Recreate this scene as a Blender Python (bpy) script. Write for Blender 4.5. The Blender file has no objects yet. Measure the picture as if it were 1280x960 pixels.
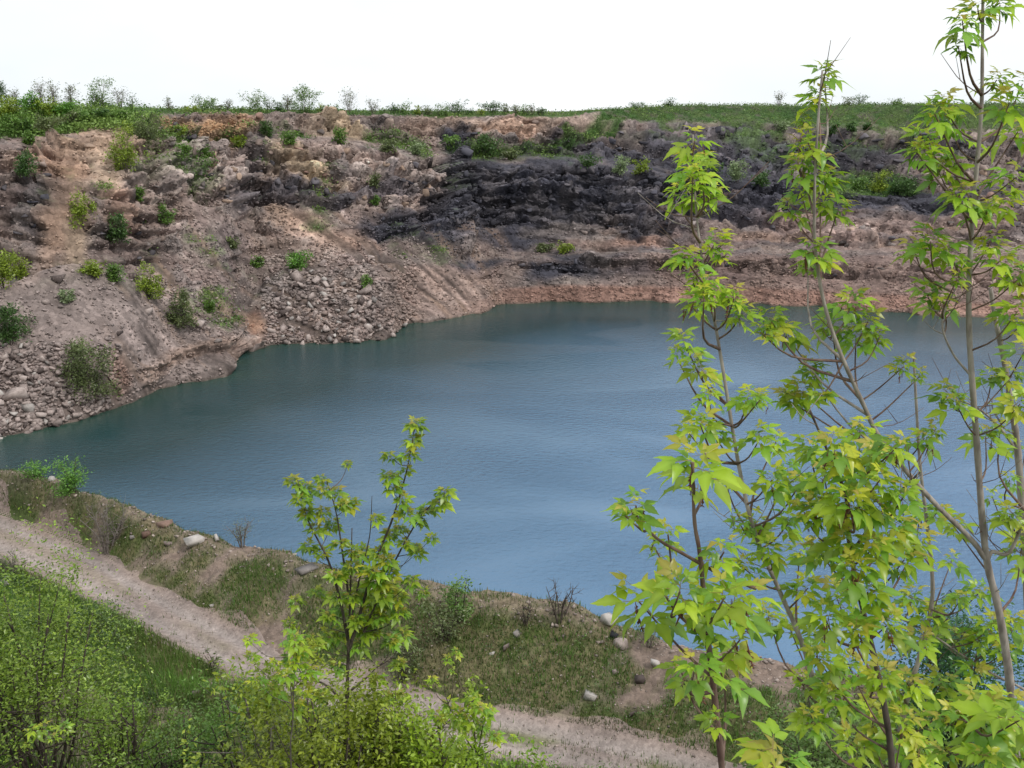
import bpy, math, random
import numpy as np
from mathutils import Vector, Matrix
from mathutils.bvhtree import BVHTree

# ------------------------------------------------------------------ camera, sky, sun, exposure
scene = bpy.context.scene
COL = scene.collection
H = 30.0                      # eye height above the water
PITCH = math.radians(15.55)
FPX = 1204.0                  # focal length for a 1280 px wide frame
cam = bpy.data.cameras.new('camera')
cam.sensor_width = 36.0
cam.lens = 36.0 * FPX / 1280.0
cam.clip_start = 0.05
cam.clip_end = 6000
camo = bpy.data.objects.new('camera', cam)
COL.objects.link(camo)
camo.location = (0, 0, H)
camo.rotation_euler = (math.pi / 2 - PITCH, 0, 0)
scene.camera = camo

SUN_EL, SUN_AZ = math.radians(50), math.radians(128)   # azimuth clockwise from +Y: behind, to the right
world = bpy.data.worlds.new('World')
scene.world = world
world.use_nodes = True
wn, wl = world.node_tree.nodes, world.node_tree.links
wn.clear()
wout = wn.new('ShaderNodeOutputWorld')
bg = wn.new('ShaderNodeBackground')
sky = wn.new('ShaderNodeTexSky')
sky.sky_type = 'NISHITA'
sky.sun_disc = False
sky.sun_elevation = SUN_EL
sky.sun_rotation = SUN_AZ
sky.air_density = 1.0
sky.dust_density = 3.0
# a closed layer of bright thin cloud over that sky
cl = wn.new('ShaderNodeTexNoise')
cl.inputs['Scale'].default_value = 1.6
cl.inputs['Detail'].default_value = 5
tc = wn.new('ShaderNodeTexCoord')
mp = wn.new('ShaderNodeMapping')
mp.inputs['Scale'].default_value = (1, 1, 2.2)
wl.new(tc.outputs['Generated'], mp.inputs['Vector'])
wl.new(mp.outputs['Vector'], cl.inputs['Vector'])
cr = wn.new('ShaderNodeValToRGB')
cr.color_ramp.elements[0].position = 0.35
cr.color_ramp.elements[0].color = (7.6, 8.3, 8.8, 1)
cr.color_ramp.elements[1].position = 0.58
cr.color_ramp.elements[1].color = (9.5, 9.7, 9.8, 1)
wl.new(cl.outputs['Fac'], cr.inputs['Fac'])
mx = wn.new('ShaderNodeMix')
mx.data_type = 'RGBA'
mx.inputs['Factor'].default_value = 0.9
wl.new(sky.outputs['Color'], mx.inputs[6])
wl.new(cr.outputs['Color'], mx.inputs[7])
wl.new(mx.outputs[2], bg.inputs['Color'])
bg.inputs['Strength'].default_value = 0.1
wl.new(bg.outputs[0], wout.inputs['Surface'])

sun = bpy.data.lights.new('sun', 'SUN')
sun.energy = 1.5
sun.angle = math.radians(10)
sun.color = (1.0, 0.95, 0.88)
suno = bpy.data.objects.new('sun', sun)
COL.objects.link(suno)
sdir = Vector((math.sin(SUN_AZ) * math.cos(SUN_EL), math.cos(SUN_AZ) * math.cos(SUN_EL), math.sin(SUN_EL)))
suno.rotation_euler = sdir.to_track_quat('Z', 'Y').to_euler()
suno.location = (0, 0, 80)
scene.view_settings.view_transform = 'Standard'
scene.view_settings.look = 'None'
scene.view_settings.exposure = 0.27
scene.view_settings.gamma = 1.0
scene.view_settings.use_curve_mapping = False
scene.render.engine = 'CYCLES'
scene.cycles.max_bounces = 6
scene.cycles.transparent_max_bounces = 4
scene.cycles.use_denoising = True

# ------------------------------------------------------------------ measuring helpers
SP, CP = math.sin(PITCH), math.cos(PITCH)

def raydir(px, py):
    r = (px - 640.0) / FPX
    u = (480.0 - py) / FPX
    return Vector((r, CP + u * SP, -SP + u * CP))

def at_y(px, py, Y):
    d = raydir(px, py)
    return Vector((0, 0, H)) + d * (Y / d.y)

def np_at_y(px, py, Y):
    r = (px - 640.0) / FPX
    u = (480.0 - py) / FPX
    dy = CP + u * SP
    return np.stack([r * Y / dy, Y + 0 * r, H + (-SP + u * CP) * Y / dy], -1)

def np_y_at_z(py, z):
    u = (480.0 - py) / FPX
    return (z - H) * (CP + u * SP) / (-SP + u * CP)

# ------------------------------------------------------------------ numpy noise
def _h(ix, iy, iz, seed):
    with np.errstate(over='ignore'):
        h = (ix.astype(np.int64) * 374761393 + iy.astype(np.int64) * 668265263 + iz.astype(np.int64) * 2147483647 + seed * 974711) & 0xFFFFFFFF
        h = ((h ^ (h >> 13)) * 1274126177) & 0xFFFFFFFF
        h = ((h ^ (h >> 16)) * 2246822519) & 0xFFFFFFFF
        h = h ^ (h >> 15)
    return (h & 0xFFFFFF) / float(0x1000000)

def vnoise(P, scale, seed=0):
    Q = P / scale
    I = np.floor(Q).astype(np.int64)
    F = Q - I
    F = F * F * (3 - 2 * F)
    out = 0
    for dx in (0, 1):
        for dy in (0, 1):
            for dz in (0, 1):
                w = (F[..., 0] if dx else 1 - F[..., 0]) * (F[..., 1] if dy else 1 - F[..., 1]) * (F[..., 2] if dz else 1 - F[..., 2])
                out = out + w * _h(I[..., 0] + dx, I[..., 1] + dy, I[..., 2] + dz, seed)
    return out * 2 - 1

def fbm(P, scale, octv=4, seed=0, gain=0.5):
    a, s, o = 1.0, scale, 0
    for k in range(octv):
        o = o + a * vnoise(P, s, seed + 17 * k)
        s *= 0.5
        a *= gain
    return o

def facets(P, scale, seed=0, tilt=0.8):
    """blocky rock: each worley cell is a tilted plane. scale may be a 3-tuple."""
    Q = P / np.array(scale)
    I = np.floor(Q).astype(np.int64)
    best = np.full(Q.shape[:-1], 1e9)
    val = np.zeros(Q.shape[:-1])
    for dx in (-1, 0, 1):
        for dy in (-1, 0, 1):
            for dz in (-1, 0, 1):
                a, b, c = I[..., 0] + dx, I[..., 1] + dy, I[..., 2] + dz
                ex = Q[..., 0] - (a + _h(a, b, c, seed + 1))
                ey = Q[..., 1] - (b + _h(a, b, c, seed + 2))
                ez = Q[..., 2] - (c + _h(a, b, c, seed + 3))
                d = ex * ex + ey * ey + ez * ez
                v = (_h(a, b, c, seed + 4) - 0.5) * 1.2 + tilt * (ex * (_h(a, b, c, seed + 5) - 0.5) + ey * (_h(a, b, c, seed + 6) - 0.5) + ez * (_h(a, b, c, seed + 7) - 0.3)) * 2
                m = d < best
                best = np.where(m, d, best)
                val = np.where(m, v, val)
    return val

# ------------------------------------------------------------------ mesh + object helpers
def mesh_np(name, V, F, col=None, smooth=False):
    """V (n,3), F (m,k) index array (one k) -> mesh with optional per-vertex colour attribute 'col'"""
    me = bpy.data.meshes.new(name)
    V = np.asarray(V, np.float32)
    F = np.asarray(F, np.int32)
    k = F.shape[1]
    me.vertices.add(len(V))
    me.vertices.foreach_set('co', V.ravel())
    me.loops.add(F.size)
    me.loops.foreach_set('vertex_index', F.ravel())
    me.polygons.add(len(F))
    me.polygons.foreach_set('loop_start', np.arange(0, F.size, k, dtype=np.int32))
    me.update(calc_edges=True)
    if smooth:
        me.polygons.foreach_set('use_smooth', np.ones(len(F), bool))
    if col is not None:
        at = me.color_attributes.new('col', 'FLOAT_COLOR', 'POINT')
        c = np.ones((len(V), 4), np.float32)
        c[:, :3] = col
        at.data.foreach_set('color', c.ravel())
    return me

def obj(name, me, mat=None, parent=None, label=None, cat=None, group=None, kind=None):
    o = bpy.data.objects.new(name, me)
    COL.objects.link(o)
    if mat is not None and me is not None and not me.materials:
        me.materials.append(mat)
    if parent is not None:
        o.parent = parent
    if label: o['label'] = label
    if cat: o['category'] = cat
    if group: o['group'] = group
    if kind: o['kind'] = kind
    return o

def thing(name, loc, label, cat, group=None):
    o = obj(name, None, None, None, label, cat, group)
    o.location = loc
    o.empty_display_size = 0.3
    return o

def grid_faces(nr, nc):
    i = np.arange(nr * nc).reshape(nr, nc)
    return np.stack([i[:-1, :-1], i[:-1, 1:], i[1:, 1:], i[1:, :-1]], -1).reshape(-1, 4)

def tube(pts, radii, seg=6):
    pts = np.array([tuple(p) for p in pts], float)
    radii = np.asarray(radii, float)
    n = len(pts)
    T = np.gradient(pts, axis=0)
    T /= np.linalg.norm(T, axis=1)[:, None] + 1e-9
    ref = np.array([0.31, 0.93, 0.17])
    A = np.cross(T, ref)
    A /= np.linalg.norm(A, axis=1)[:, None] + 1e-9
    B = np.cross(T, A)
    an = np.arange(seg) * 2 * math.pi / seg
    V = pts[:, None] + radii[:, None, None] * (A[:, None] * np.cos(an)[None, :, None] + B[:, None] * np.sin(an)[None, :, None])
    V = V.reshape(-1, 3)
    F = []
    for i in range(n - 1):
        for j in range(seg):
            k = (j + 1) % seg
            F.append((i * seg + j, i * seg + k, (i + 1) * seg + k, (i + 1) * seg + j))
    V = np.vstack([V, pts[-1]])
    e = len(V) - 1
    for j in range(seg):
        F.append(((n - 1) * seg + j, (n - 1) * seg + (j + 1) % seg, e, e))
    return V, np.array(F)

def tube_mesh(name, parts, col=None):
    """parts: list of (V,F) quads (degenerate last col = tri)"""
    Vs, Fs, off = [], [], 0
    for V, F in parts:
        Vs.append(V); Fs.append(F + off); off += len(V)
    V = np.vstack(Vs); F = np.vstack(Fs)
    me = bpy.data.meshes.new(name)
    me.from_pydata(V.tolist(), [], [tuple(f) if f[2] != f[3] else tuple(f[:3]) for f in F.tolist()])
    for p in me.polygons: p.use_smooth = True
    return me

def spline(pts, n):
    """catmull-rom resample through pts"""
    P = np.array([tuple(p) for p in pts], float)
    P = np.vstack([2 * P[0] - P[1], P, 2 * P[-1] - P[-2]])
    out = []
    m = len(P) - 3
    for t in np.linspace(0, m - 1e-6, n):
        i = int(t); f = t - i
        a, b, c, d = P[i], P[i + 1], P[i + 2], P[i + 3]
        out.append(0.5 * (2 * b + (c - a) * f + (2 * a - 5 * b + 4 * c - d) * f * f + (3 * b - a - 3 * c + d) * f ** 3))
    return np.array(out)

# ------------------------------------------------------------------ materials
def new_mat(name):
    m = bpy.data.materials.new(name)
    m.use_nodes = True
    n, l = m.node_tree.nodes, m.node_tree.links
    n.clear()
    out = n.new('ShaderNodeOutputMaterial')
    return m, n, l, out

def mat_ground(name, fine=3.0, bump=0.25, var=0.5, rough=0.95, cell=0.55, nmix=1.0):
    """vertex colour 'col' broken up by two noises and a fine stony bump"""
    m, n, l, out = new_mat(name)
    b = n.new('ShaderNodeBsdfPrincipled')
    b.inputs['Roughness'].default_value = rough
    b.inputs['Specular IOR Level'].default_value = 0.25
    at = n.new('ShaderNodeAttribute'); at.attribute_name = 'col'
    tc = n.new('ShaderNodeTexCoord')
    n1 = n.new('ShaderNodeTexNoise'); n1.inputs['Scale'].default_value = fine; n1.inputs['Detail'].default_value = 8; n1.inputs['Roughness'].default_value = 0.7
    vo = n.new('ShaderNodeTexVoronoi'); vo.inputs['Scale'].default_value = fine * 1.1; vo.inputs['Randomness'].default_value = 1.0
    l.new(tc.outputs['Object'], n1.inputs['Vector'])
    wv = n.new('ShaderNodeVectorMath'); wv.operation = 'ADD'
    sc = n.new('ShaderNodeVectorMath'); sc.operation = 'SCALE'; sc.inputs['Scale'].default_value = 0.5 / fine
    l.new(n1.outputs['Color'], sc.inputs[0])
    l.new(tc.outputs['Object'], wv.inputs[0]); l.new(sc.outputs[0], wv.inputs[1])
    l.new(wv.outputs[0], vo.inputs['Vector'])
    mr = n.new('ShaderNodeMapRange'); mr.inputs['From Min'].default_value = 0.25; mr.inputs['From Max'].default_value = 0.75
    mr.inputs['To Min'].default_value = 1 - var * nmix; mr.inputs['To Max'].default_value = 1 + var * nmix
    l.new(n1.outputs['Fac'], mr.inputs['Value'])
    # per stone tone
    hs = n.new('ShaderNodeSeparateColor'); l.new(vo.outputs['Color'], hs.inputs[0])
    mr2 = n.new('ShaderNodeMapRange'); mr2.inputs['To Min'].default_value = 1 - var * cell; mr2.inputs['To Max'].default_value = 1 + var * cell
    l.new(hs.outputs[0], mr2.inputs['Value'])
    mu = n.new('ShaderNodeMath'); mu.operation = 'MULTIPLY'
    l.new(mr.outputs[0], mu.inputs[0]); l.new(mr2.outputs[0], mu.inputs[1])
    vm = n.new('ShaderNodeVectorMath'); vm.operation = 'SCALE'
    l.new(at.outputs['Color'], vm.inputs[0]); l.new(mu.outputs[0], vm.inputs['Scale'])
    l.new(vm.outputs[0], b.inputs['Base Color'])
    ad = n.new('ShaderNodeMath'); ad.operation = 'MULTIPLY_ADD'; ad.inputs[1].default_value = -0.6
    if cell > .9:
        v2 = n.new('ShaderNodeTexVoronoi'); v2.inputs['Scale'].default_value = fine * .42
        l.new(wv.outputs[0], v2.inputs['Vector'])
        h2 = n.new('ShaderNodeSeparateColor'); l.new(v2.outputs['Color'], h2.inputs[0])
        a2 = n.new('ShaderNodeMath'); a2.operation = 'MULTIPLY_ADD'; a2.inputs[1].default_value = 1.6
        l.new(h2.outputs[1], a2.inputs[0]); l.new(hs.outputs[1], a2.inputs[2])
        a3 = n.new('ShaderNodeMath'); a3.operation = 'MULTIPLY_ADD'; a3.inputs[1].default_value = .5
        l.new(n1.outputs['Fac'], a3.inputs[0]); l.new(a2.outputs[0], a3.inputs[2])
        l.new(vo.outputs['Distance'], ad.inputs[0]); l.new(a3.outputs[0], ad.inputs[2])
    else:
        l.new(vo.outputs['Distance'], ad.inputs[0]); l.new(n1.outputs['Fac'], ad.inputs[2])
    bp = n.new('ShaderNodeBump'); bp.inputs['Strength'].default_value = 1.0; bp.inputs['Distance'].default_value = bump
    l.new(ad.outputs[0], bp.inputs['Height'])
    l.new(bp.outputs[0], b.inputs['Normal'])
    l.new(b.outputs[0], out.inputs[0])
    return m

def mat_leaf(name, trans=0.48, gloss=0.035, spread=0.3):
    m, n, l, out = new_mat(name)
    at = n.new('ShaderNodeAttribute'); at.attribute_name = 'col'
    oi = n.new('ShaderNodeObjectInfo')
    mr = n.new('ShaderNodeMapRange'); mr.inputs['To Min'].default_value = 1 - spread; mr.inputs['To Max'].default_value = 1 + spread
    l.new(oi.outputs['Random'], mr.inputs['Value'])
    vm = n.new('ShaderNodeVectorMath'); vm.operation = 'SCALE'
    l.new(at.outputs['Color'], vm.inputs[0]); l.new(mr.outputs[0], vm.inputs['Scale'])
    d = n.new('ShaderNodeBsdfDiffuse'); t = n.new('ShaderNodeBsdfTranslucent'); g = n.new('ShaderNodeBsdfGlossy')
    g.inputs['Roughness'].default_value = 0.35; g.inputs['Color'].default_value = (0.9, 0.9, 0.9, 1)
    l.new(vm.outputs[0], d.inputs['Color']); l.new(vm.outputs[0], t.inputs['Color'])
    m1 = n.new('ShaderNodeMixShader'); m1.inputs[0].default_value = trans
    l.new(d.outputs[0], m1.inputs[1]); l.new(t.outputs[0], m1.inputs[2])
    m2 = n.new('ShaderNodeMixShader'); m2.inputs[0].default_value = gloss
    l.new(m1.outputs[0], m2.inputs[1]); l.new(g.outputs[0], m2.inputs[2])
    l.new(m2.outputs[0], out.inputs[0])
    return m

def mat_bark(name, c1, c2, scale=30):
    m, n, l, out = new_mat(name)
    b = n.new('ShaderNodeBsdfPrincipled'); b.inputs['Roughness'].default_value = 0.85
    b.inputs['Specular IOR Level'].default_value = 0.3
    tc = n.new('ShaderNodeTexCoord'); mp = n.new('ShaderNodeMapping'); mp.inputs['Scale'].default_value = (1, 1, 0.35)
    nz = n.new('ShaderNodeTexNoise'); nz.inputs['Scale'].default_value = scale; nz.inputs['Detail'].default_value = 6
    l.new(tc.outputs['Object'], mp.inputs[0]); l.new(mp.outputs[0], nz.inputs['Vector'])
    r = n.new('ShaderNodeValToRGB'); r.color_ramp.elements[0].color = (*c1, 1); r.color_ramp.elements[1].color = (*c2, 1)
    r.color_ramp.elements[0].position = 0.35; r.color_ramp.elements[1].position = 0.65
    l.new(nz.outputs['Fac'], r.inputs[0]); l.new(r.outputs[0], b.inputs['Base Color'])
    bp = n.new('ShaderNodeBump'); bp.inputs['Distance'].default_value = 0.004; l.new(nz.outputs['Fac'], bp.inputs['Height']); l.new(bp.outputs[0], b.inputs['Normal'])
    l.new(b.outputs[0], out.inputs[0])
    return m

def mat_stone(name, c1, c2, c3, scale=2.5):
    m, n, l, out = new_mat(name)
    b = n.new('ShaderNodeBsdfPrincipled'); b.inputs['Roughness'].default_value = 0.9; b.inputs['Specular IOR Level'].default_value = 0.25
    tc = n.new('ShaderNodeTexCoord'); oi = n.new('ShaderNodeObjectInfo')
    nz = n.new('ShaderNodeTexNoise'); nz.inputs['Scale'].default_value = scale; nz.inputs['Detail'].default_value = 8; nz.inputs['Roughness'].default_value = 0.65
    l.new(tc.outputs['Object'], nz.inputs['Vector'])
    r = n.new('ShaderNodeValToRGB'); r.color_ramp.elements[0].color = (*c1, 1); r.color_ramp.elements[1].color = (*c3, 1)
    e = r.color_ramp.elements.new(0.5); e.color = (*c2, 1)
    r.color_ramp.elements[0].position = 0.25; r.color_ramp.elements[2].position = 0.8
    ad = n.new('ShaderNodeMath'); ad.operation = 'MULTIPLY_ADD'; ad.inputs[1].default_value = 0.6
    sb = n.new('ShaderNodeMath'); sb.operation = 'SUBTRACT'; sb.inputs[1].default_value = 0.3
    l.new(nz.outputs['Fac'], sb.inputs[0])
    l.new(oi.outputs['Random'], ad.inputs[0]); l.new(sb.outputs[0], ad.inputs[2])
    l.new(ad.outputs[0], r.inputs[0]); l.new(r.outputs[0], b.inputs['Base Color'])
    bp = n.new('ShaderNodeBump'); bp.inputs['Distance'].default_value = 0.03; l.new(nz.outputs['Fac'], bp.inputs['Height']); l.new(bp.outputs[0], b.inputs['Normal'])
    l.new(b.outputs[0], out.inputs[0])
    return m

M_CLIFF = mat_ground('quarry_rock', fine=1.7, bump=0.16, var=0.26, cell=1.0, nmix=0.8)
M_GROUND = mat_ground('earth_and_turf', fine=4.5, bump=0.06, var=0.38)
M_ROAD = mat_ground('road_gravel', fine=7.0, bump=0.035, var=0.28)
M_RUBBLE = mat_ground('rubble_stone', fine=2.2, bump=0.1, var=0.3)
M_LEAF = mat_leaf('leaf')
M_SHRUB = mat_leaf('shrub_leaf', trans=0.3, gloss=0.04, spread=0.0)
M_GRASS = mat_leaf('grass_blade', trans=0.3, gloss=0.03, spread=0.0)
M_BARK_PALE = mat_bark('pale_grey_bark', (0.20, 0.17, 0.15), (0.38, 0.34, 0.30))
M_BARK_DARK = mat_bark('dark_bark', (0.045, 0.035, 0.03), (0.12, 0.095, 0.08))
M_BARK_TWIG = mat_bark('red_brown_twig', (0.09, 0.05, 0.04), (0.20, 0.14, 0.11))
M_BARK_DEAD = mat_bark('dead_grey_wood', (0.12, 0.10, 0.09), (0.24, 0.21, 0.19))
M_SEED = mat_bark('red_brown_catkin', (0.16, 0.05, 0.035), (0.34, 0.16, 0.10), scale=120)
M_STONE_PINK = mat_stone('pink_grey_stone', (0.09, 0.07, 0.065), (0.25, 0.20, 0.185), (0.46, 0.385, 0.355))
M_STONE_PALE = mat_stone('pale_grey_stone', (0.20, 0.18, 0.17), (0.36, 0.33, 0.31), (0.52, 0.48, 0.45))
M_STONE_RED = mat_stone('red_brown_stone', (0.16, 0.10, 0.08), (0.27, 0.18, 0.145), (0.38, 0.28, 0.235))
M_STONE_DARK = mat_stone('dark_stone', (0.03, 0.03, 0.035), (0.06, 0.055, 0.06), (0.11, 0.10, 0.11))

# ------------------------------------------------------------------ quarry walls, lofted between measured ledges
# column px : shoreline py, then (py, Y) of  a talus, b lower edge, c behind it, d mid wall, e cliff top, f upper bench, g rim
TAB = [
 (-320, 615, (510, 88), (430, 95), (430, 100), (300, 108), (205, 116), (190, 121), (138, 128)),
 (-100, 570, (480, 92), (390, 100), (392, 105), (280, 113), (195, 121), (180, 126), (138, 133)),
 (0, 548, (455, 95), (360, 102), (374, 110), (262, 117), (187, 125), (172, 130), (139, 136)),
 (90, 529, (430, 98), (334, 106), (350, 114), (240, 121), (172, 128), (160, 133), (139, 139)),
 (150, 508, (430, 102), (346, 109), (360, 117), (240, 124), (175, 131), (162, 136), (140, 142)),
 (200, 485, (440, 109), (370, 115), (376, 122), (250, 129), (182, 136), (170, 141), (143, 147)),
 (255, 473, (445, 113), (408, 117), (404, 123), (270, 135), (192, 146), (178, 151), (142, 157)),
 (288, 466, (445, 115), (425, 118), (408, 123), (272, 139), (190, 150), (178, 156), (141, 163)),
 (302, 442, (428, 126), (402, 131), (376, 135), (272, 145), (190, 154), (178, 160), (141, 167)),
 (340, 430, (392, 132), (346, 138), (336, 142), (262, 150), (182, 158), (173, 165), (142, 172)),
 (420, 427, (380, 134.5), (338, 140), (322, 144), (248, 155), (182, 164), (171, 174), (143, 180)),
 (485, 424, (398, 134.5), (352, 140), (326, 145), (256, 158), (190, 168), (180, 178), (145, 184)),
 (505, 406, (388, 145), (340, 150), (320, 154), (258, 160), (193, 169), (183, 179), (145, 185)),
 (560, 396, (372, 151), (333, 155), (318, 159), (257, 171), (197, 177), (189, 184), (145, 192)),
 (605, 390, (376, 153), (352, 157), (326, 171), (260, 178), (204, 182), (195, 189), (145, 197)),
 (622, 380, (355, 160), (327, 163), (313, 174), (262, 180), (207, 184), (198, 192), (145, 200)),
 (700, 378, (350, 161), (322, 164), (312, 175), (265, 181), (209, 186), (193, 198), (145, 206)),
 (760, 378, (350, 161), (321, 164), (311, 172), (265, 178), (215, 184), (192, 205), (139, 225)),
 (830, 378, (352, 161), (321, 164), (309, 172), (270, 180), (220, 187), (213, 200), (135, 235)),
 (900, 379, (350, 161), (322, 165), (308, 174), (268, 183), (229, 190), (221, 203), (134, 240)),
 (1000, 383, (352, 159), (325, 164), (305, 175), (270, 184), (243, 190), (238, 203), (133, 243)),
 (1150, 392, (365, 154), (335, 159), (310, 172), (275, 182), (252, 188), (246, 200), (132, 240)),
 (1280, 397, (372, 152), (340, 157), (310, 170), (270, 180), (255, 186), (248, 196), (132, 235)),
 (1650, 430, (395, 134), (350, 141), (315, 153), (270, 163), (250, 170), (240, 179), (132, 210)),
]
PXC = np.linspace(-320, 1650, 1000)

def smooth1(a, k):
    if k < 1: return a
    x = np.arange(-3 * k, 3 * k + 1); g = np.exp(-x * x / (2.0 * k * k)); g /= g.sum()
    return np.convolve(np.pad(a, 3 * k, mode='edge'), g, 'valid')

tpx = [r[0] for r in TAB]
line3 = np.stack([PXC, 0 * PXC, 0 * PXC], -1)
sh = smooth1(np.interp(PXC, tpx, [r[1] for r in TAB]), 2)
sh = sh + vnoise(line3, 14, 5) * 1.5 + vnoise(line3, 47, 6) * 1.5
LV = []
Ys = np_y_at_z(sh, 0.0)
S3 = np_at_y(PXC, sh, Ys)
U3 = S3.copy(); U3[:, 1] -= 9; U3[:, 2] = -6
LV += [(U3, sh), (S3, sh)]
amp = [2.0, 3.0, 3.0, 6.0, 3.0, 2.5, 1.2]
for k in range(7):
    py = smooth1(np.interp(PXC, tpx, [r[2 + k][0] for r in TAB]), 6) + vnoise(line3, 60, 20 + k) * amp[k] + vnoise(line3, 23, 40 + k) * amp[k] * 0.5
    Y = smooth1(np.interp(PXC, tpx, [r[2 + k][1] for r in TAB]), 5) + vnoise(line3, 45, 60 + k) * (0.9 if k < 6 else 0.4)
    LV.append((np_at_y(PXC, py, Y), py))
G3 = LV[-1][0]
pl = []
for dY, dz in ((6, 0.35), (30, 0.5), (120, 0.2), (600, -1), (3000, -4)):
    Q = G3 * (1 + dY / G3[:, 1:2])
    Q[:, 2] = G3[:, 2] * 0.55 + 14.2 + dz if dY > 6 else G3[:, 2] + dz
    pl.append((Q, LV[-1][1] - 2))
LV += pl
rows_n = [10, 42, 48, 22, 62, 66, 26, 62, 8, 8, 4, 3, 3]
VR, PYR, LEV = [], [], []
for i, nrow in enumerate(rows_n):
    (A, pa), (B, pb) = LV[i], LV[i + 1]
    for t in np.arange(nrow) / nrow:
        VR.append(A * (1 - t) + B * t); PYR.append(pa * (1 - t) + pb * t); LEV.append(i + t)
VR.append(LV[-1][0]); PYR.append(LV[-1][1]); LEV.append(len(rows_n))
W = np.stack(VR); PY = np.stack(PYR); PX = np.broadcast_to(PXC, PY.shape); LEV = np.array(LEV)[:, None] * np.ones_like(PY)
# light smoothing across ledges so that creases round off
for _ in range(2):
    W[1:-6] = 0.25 * W[:-7] + 0.5 * W[1:-6] + 0.25 * W[2:-5]

def normals(W):
    du = np.gradient(W, axis=1); dv = np.gradient(W, axis=0)
    n = np.cross(du, dv)
    return n / (np.linalg.norm(n, axis=-1, keepdims=True) + 1e-9)

def ell(cx, cy, rx, ry, ang=0, soft=0.5, warp=None):
    x, y = PX - cx, PY - cy
    if warp is not None: x = x + warp[0] * rx * 0.9; y = y + warp[1] * ry * 0.9
    a = math.radians(ang); c, s = math.cos(a), math.sin(a)
    xx, yy = (x * c + y * s) / rx, (-x * s + y * c) / ry
    d = np.sqrt(xx * xx + yy * yy)
    return np.clip((1 + soft - d) / (2 * soft), 0, 1)

def band(px0, px1, lev0, lev1, fx=25, fl=0.08):
    return np.clip((PX - px0) / fx + .5, 0, 1) * np.clip((px1 - PX) / fx + .5, 0, 1) * np.clip((LEV - lev0) / fl + .5, 0, 1) * np.clip((lev1 - LEV) / fl + .5, 0, 1)

P0 = W.copy()
WN = normals(W)
wx = fbm(P0, 9, 4, 301); wy = fbm(P0, 9, 4, 302)
WARP = (wx, wy)
fade = np.clip((LEV - 0.6) / 0.5, 0, 1) * np.clip((8.3 - LEV) / 0.5, 0, 1)
# how craggy each zone is
crag = 0.16 + 0 * PX
crag += 0.75 * band(520, 1000, 4.6, 6.0, 60, 0.3)            # dark main face
crag += 0.6 * band(600, 1300, 2.4, 3.0, 40, 0.15)            # lower face
crag += 0.7 * band(-330, 330, 4.3, 6.2, 60, 0.4)             # left wall
crag += 0.7 * band(330, 530, 4.8, 6.0, 50, 0.3)
crag += 0.55 * band(150, 720, 7.1, 8.0, 40, 0.15)            # upper rim face
crag += 0.45 * band(760, 1500, 4.0, 6.0, 40, 0.4)
crag += 0.75 * band(680, 1500, 7.0, 7.7, 60, 0.25)
crag += 0.35 * band(640, 1500, 5.4, 6.05, 60, 0.15)
crag *= 1 - 0.65 * band(-330, 250, 1.3, 3.2, 40, 0.3)        # smooth spoil mound
crag *= 1 - 0.6 * band(760, 1500, 7.7, 8.2, 60, 0.2)         # grassy upper slope
crag *= 1 - 0.5 * band(600, 1500, 1.0, 2.0, 40, 0.2)
for e in [(82, 255, 17, 85, 8), (135, 215, 26, 34, 0), (95, 300, 12, 45, 0), (270, 350, 50, 60, 35), (385, 285, 45, 26, 25), (540, 350, 60, 26, 30), (490, 330, 30, 18, 30), (215, 330, 30, 40, 30), (300, 285, 26, 30, 40)]:
    crag *= 1 - .8 * ell(*e, soft=.4, warp=WARP)
for e, k in [((485, 290, 28, 14, 10), .9), ((555, 275, 40, 20, 10), .6), ((375, 240, 60, 14, 0), .6), ((445, 232, 45, 14, -10), .6), ((300, 240, 24, 18, 30), .6), ((45, 230, 40, 40, 0), .4), ((250, 180, 60, 14, 0), .4), ((325, 200, 40, 22, 0), .3), ((225, 455, 60, 14, -20), .5), ((470, 245, 14, 26, 0), .5)]:
    crag += k * ell(*e, soft=.4, warp=WARP)
crag = np.clip(crag * (1 + 0.5 * vnoise(P0, 11, 77)), 0.06, 1.6)
d_big = fbm(P0, 16, 3, 11) * 1.3
ST = P0 * np.array([1, 1, 1.0])
f1 = facets(P0 + 0.8 * np.stack([wx, wy, wx * 0.5], -1), (5.5, 5.5, 3.2), 21)
f2 = facets(P0 + 0.3 * np.stack([wy, wx, wy * 0.5], -1), (2.1, 2.1, 1.5), 22)
f3 = facets(P0, (0.85, 0.85, 0.7), 23)
f4 = facets(P0 + .4 * np.stack([wx, wy, wx], -1), (2.2, 2.2, 6.0), 24)
rid = 1 - np.abs(fbm(P0 * np.array([1, 1, 0.35]), 7, 4, 31))   # gullies running down the walls
pin = 3.2 * np.exp(-((PX - 572 - 5 * wx) / 11.0) ** 2) * np.clip((LEV - 3.9) / .3, 0, 1) * np.clip((6.25 - LEV) / .3, 0, 1)   # the dark pinnacle
pin = pin - 2.0 * np.exp(-((PX - 610 - 8 * wx) / 18.0) ** 2) * np.clip((LEV - 4.3) / .4, 0, 1) * np.clip((6.0 - LEV) / .3, 0, 1)
pin = pin - 1.6 * np.exp(-((PX - 485 - 8 * wx) / 22.0) ** 2) * np.clip((LEV - 3.6) / .4, 0, 1) * np.clip((4.7 - LEV) / .3, 0, 1)
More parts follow.
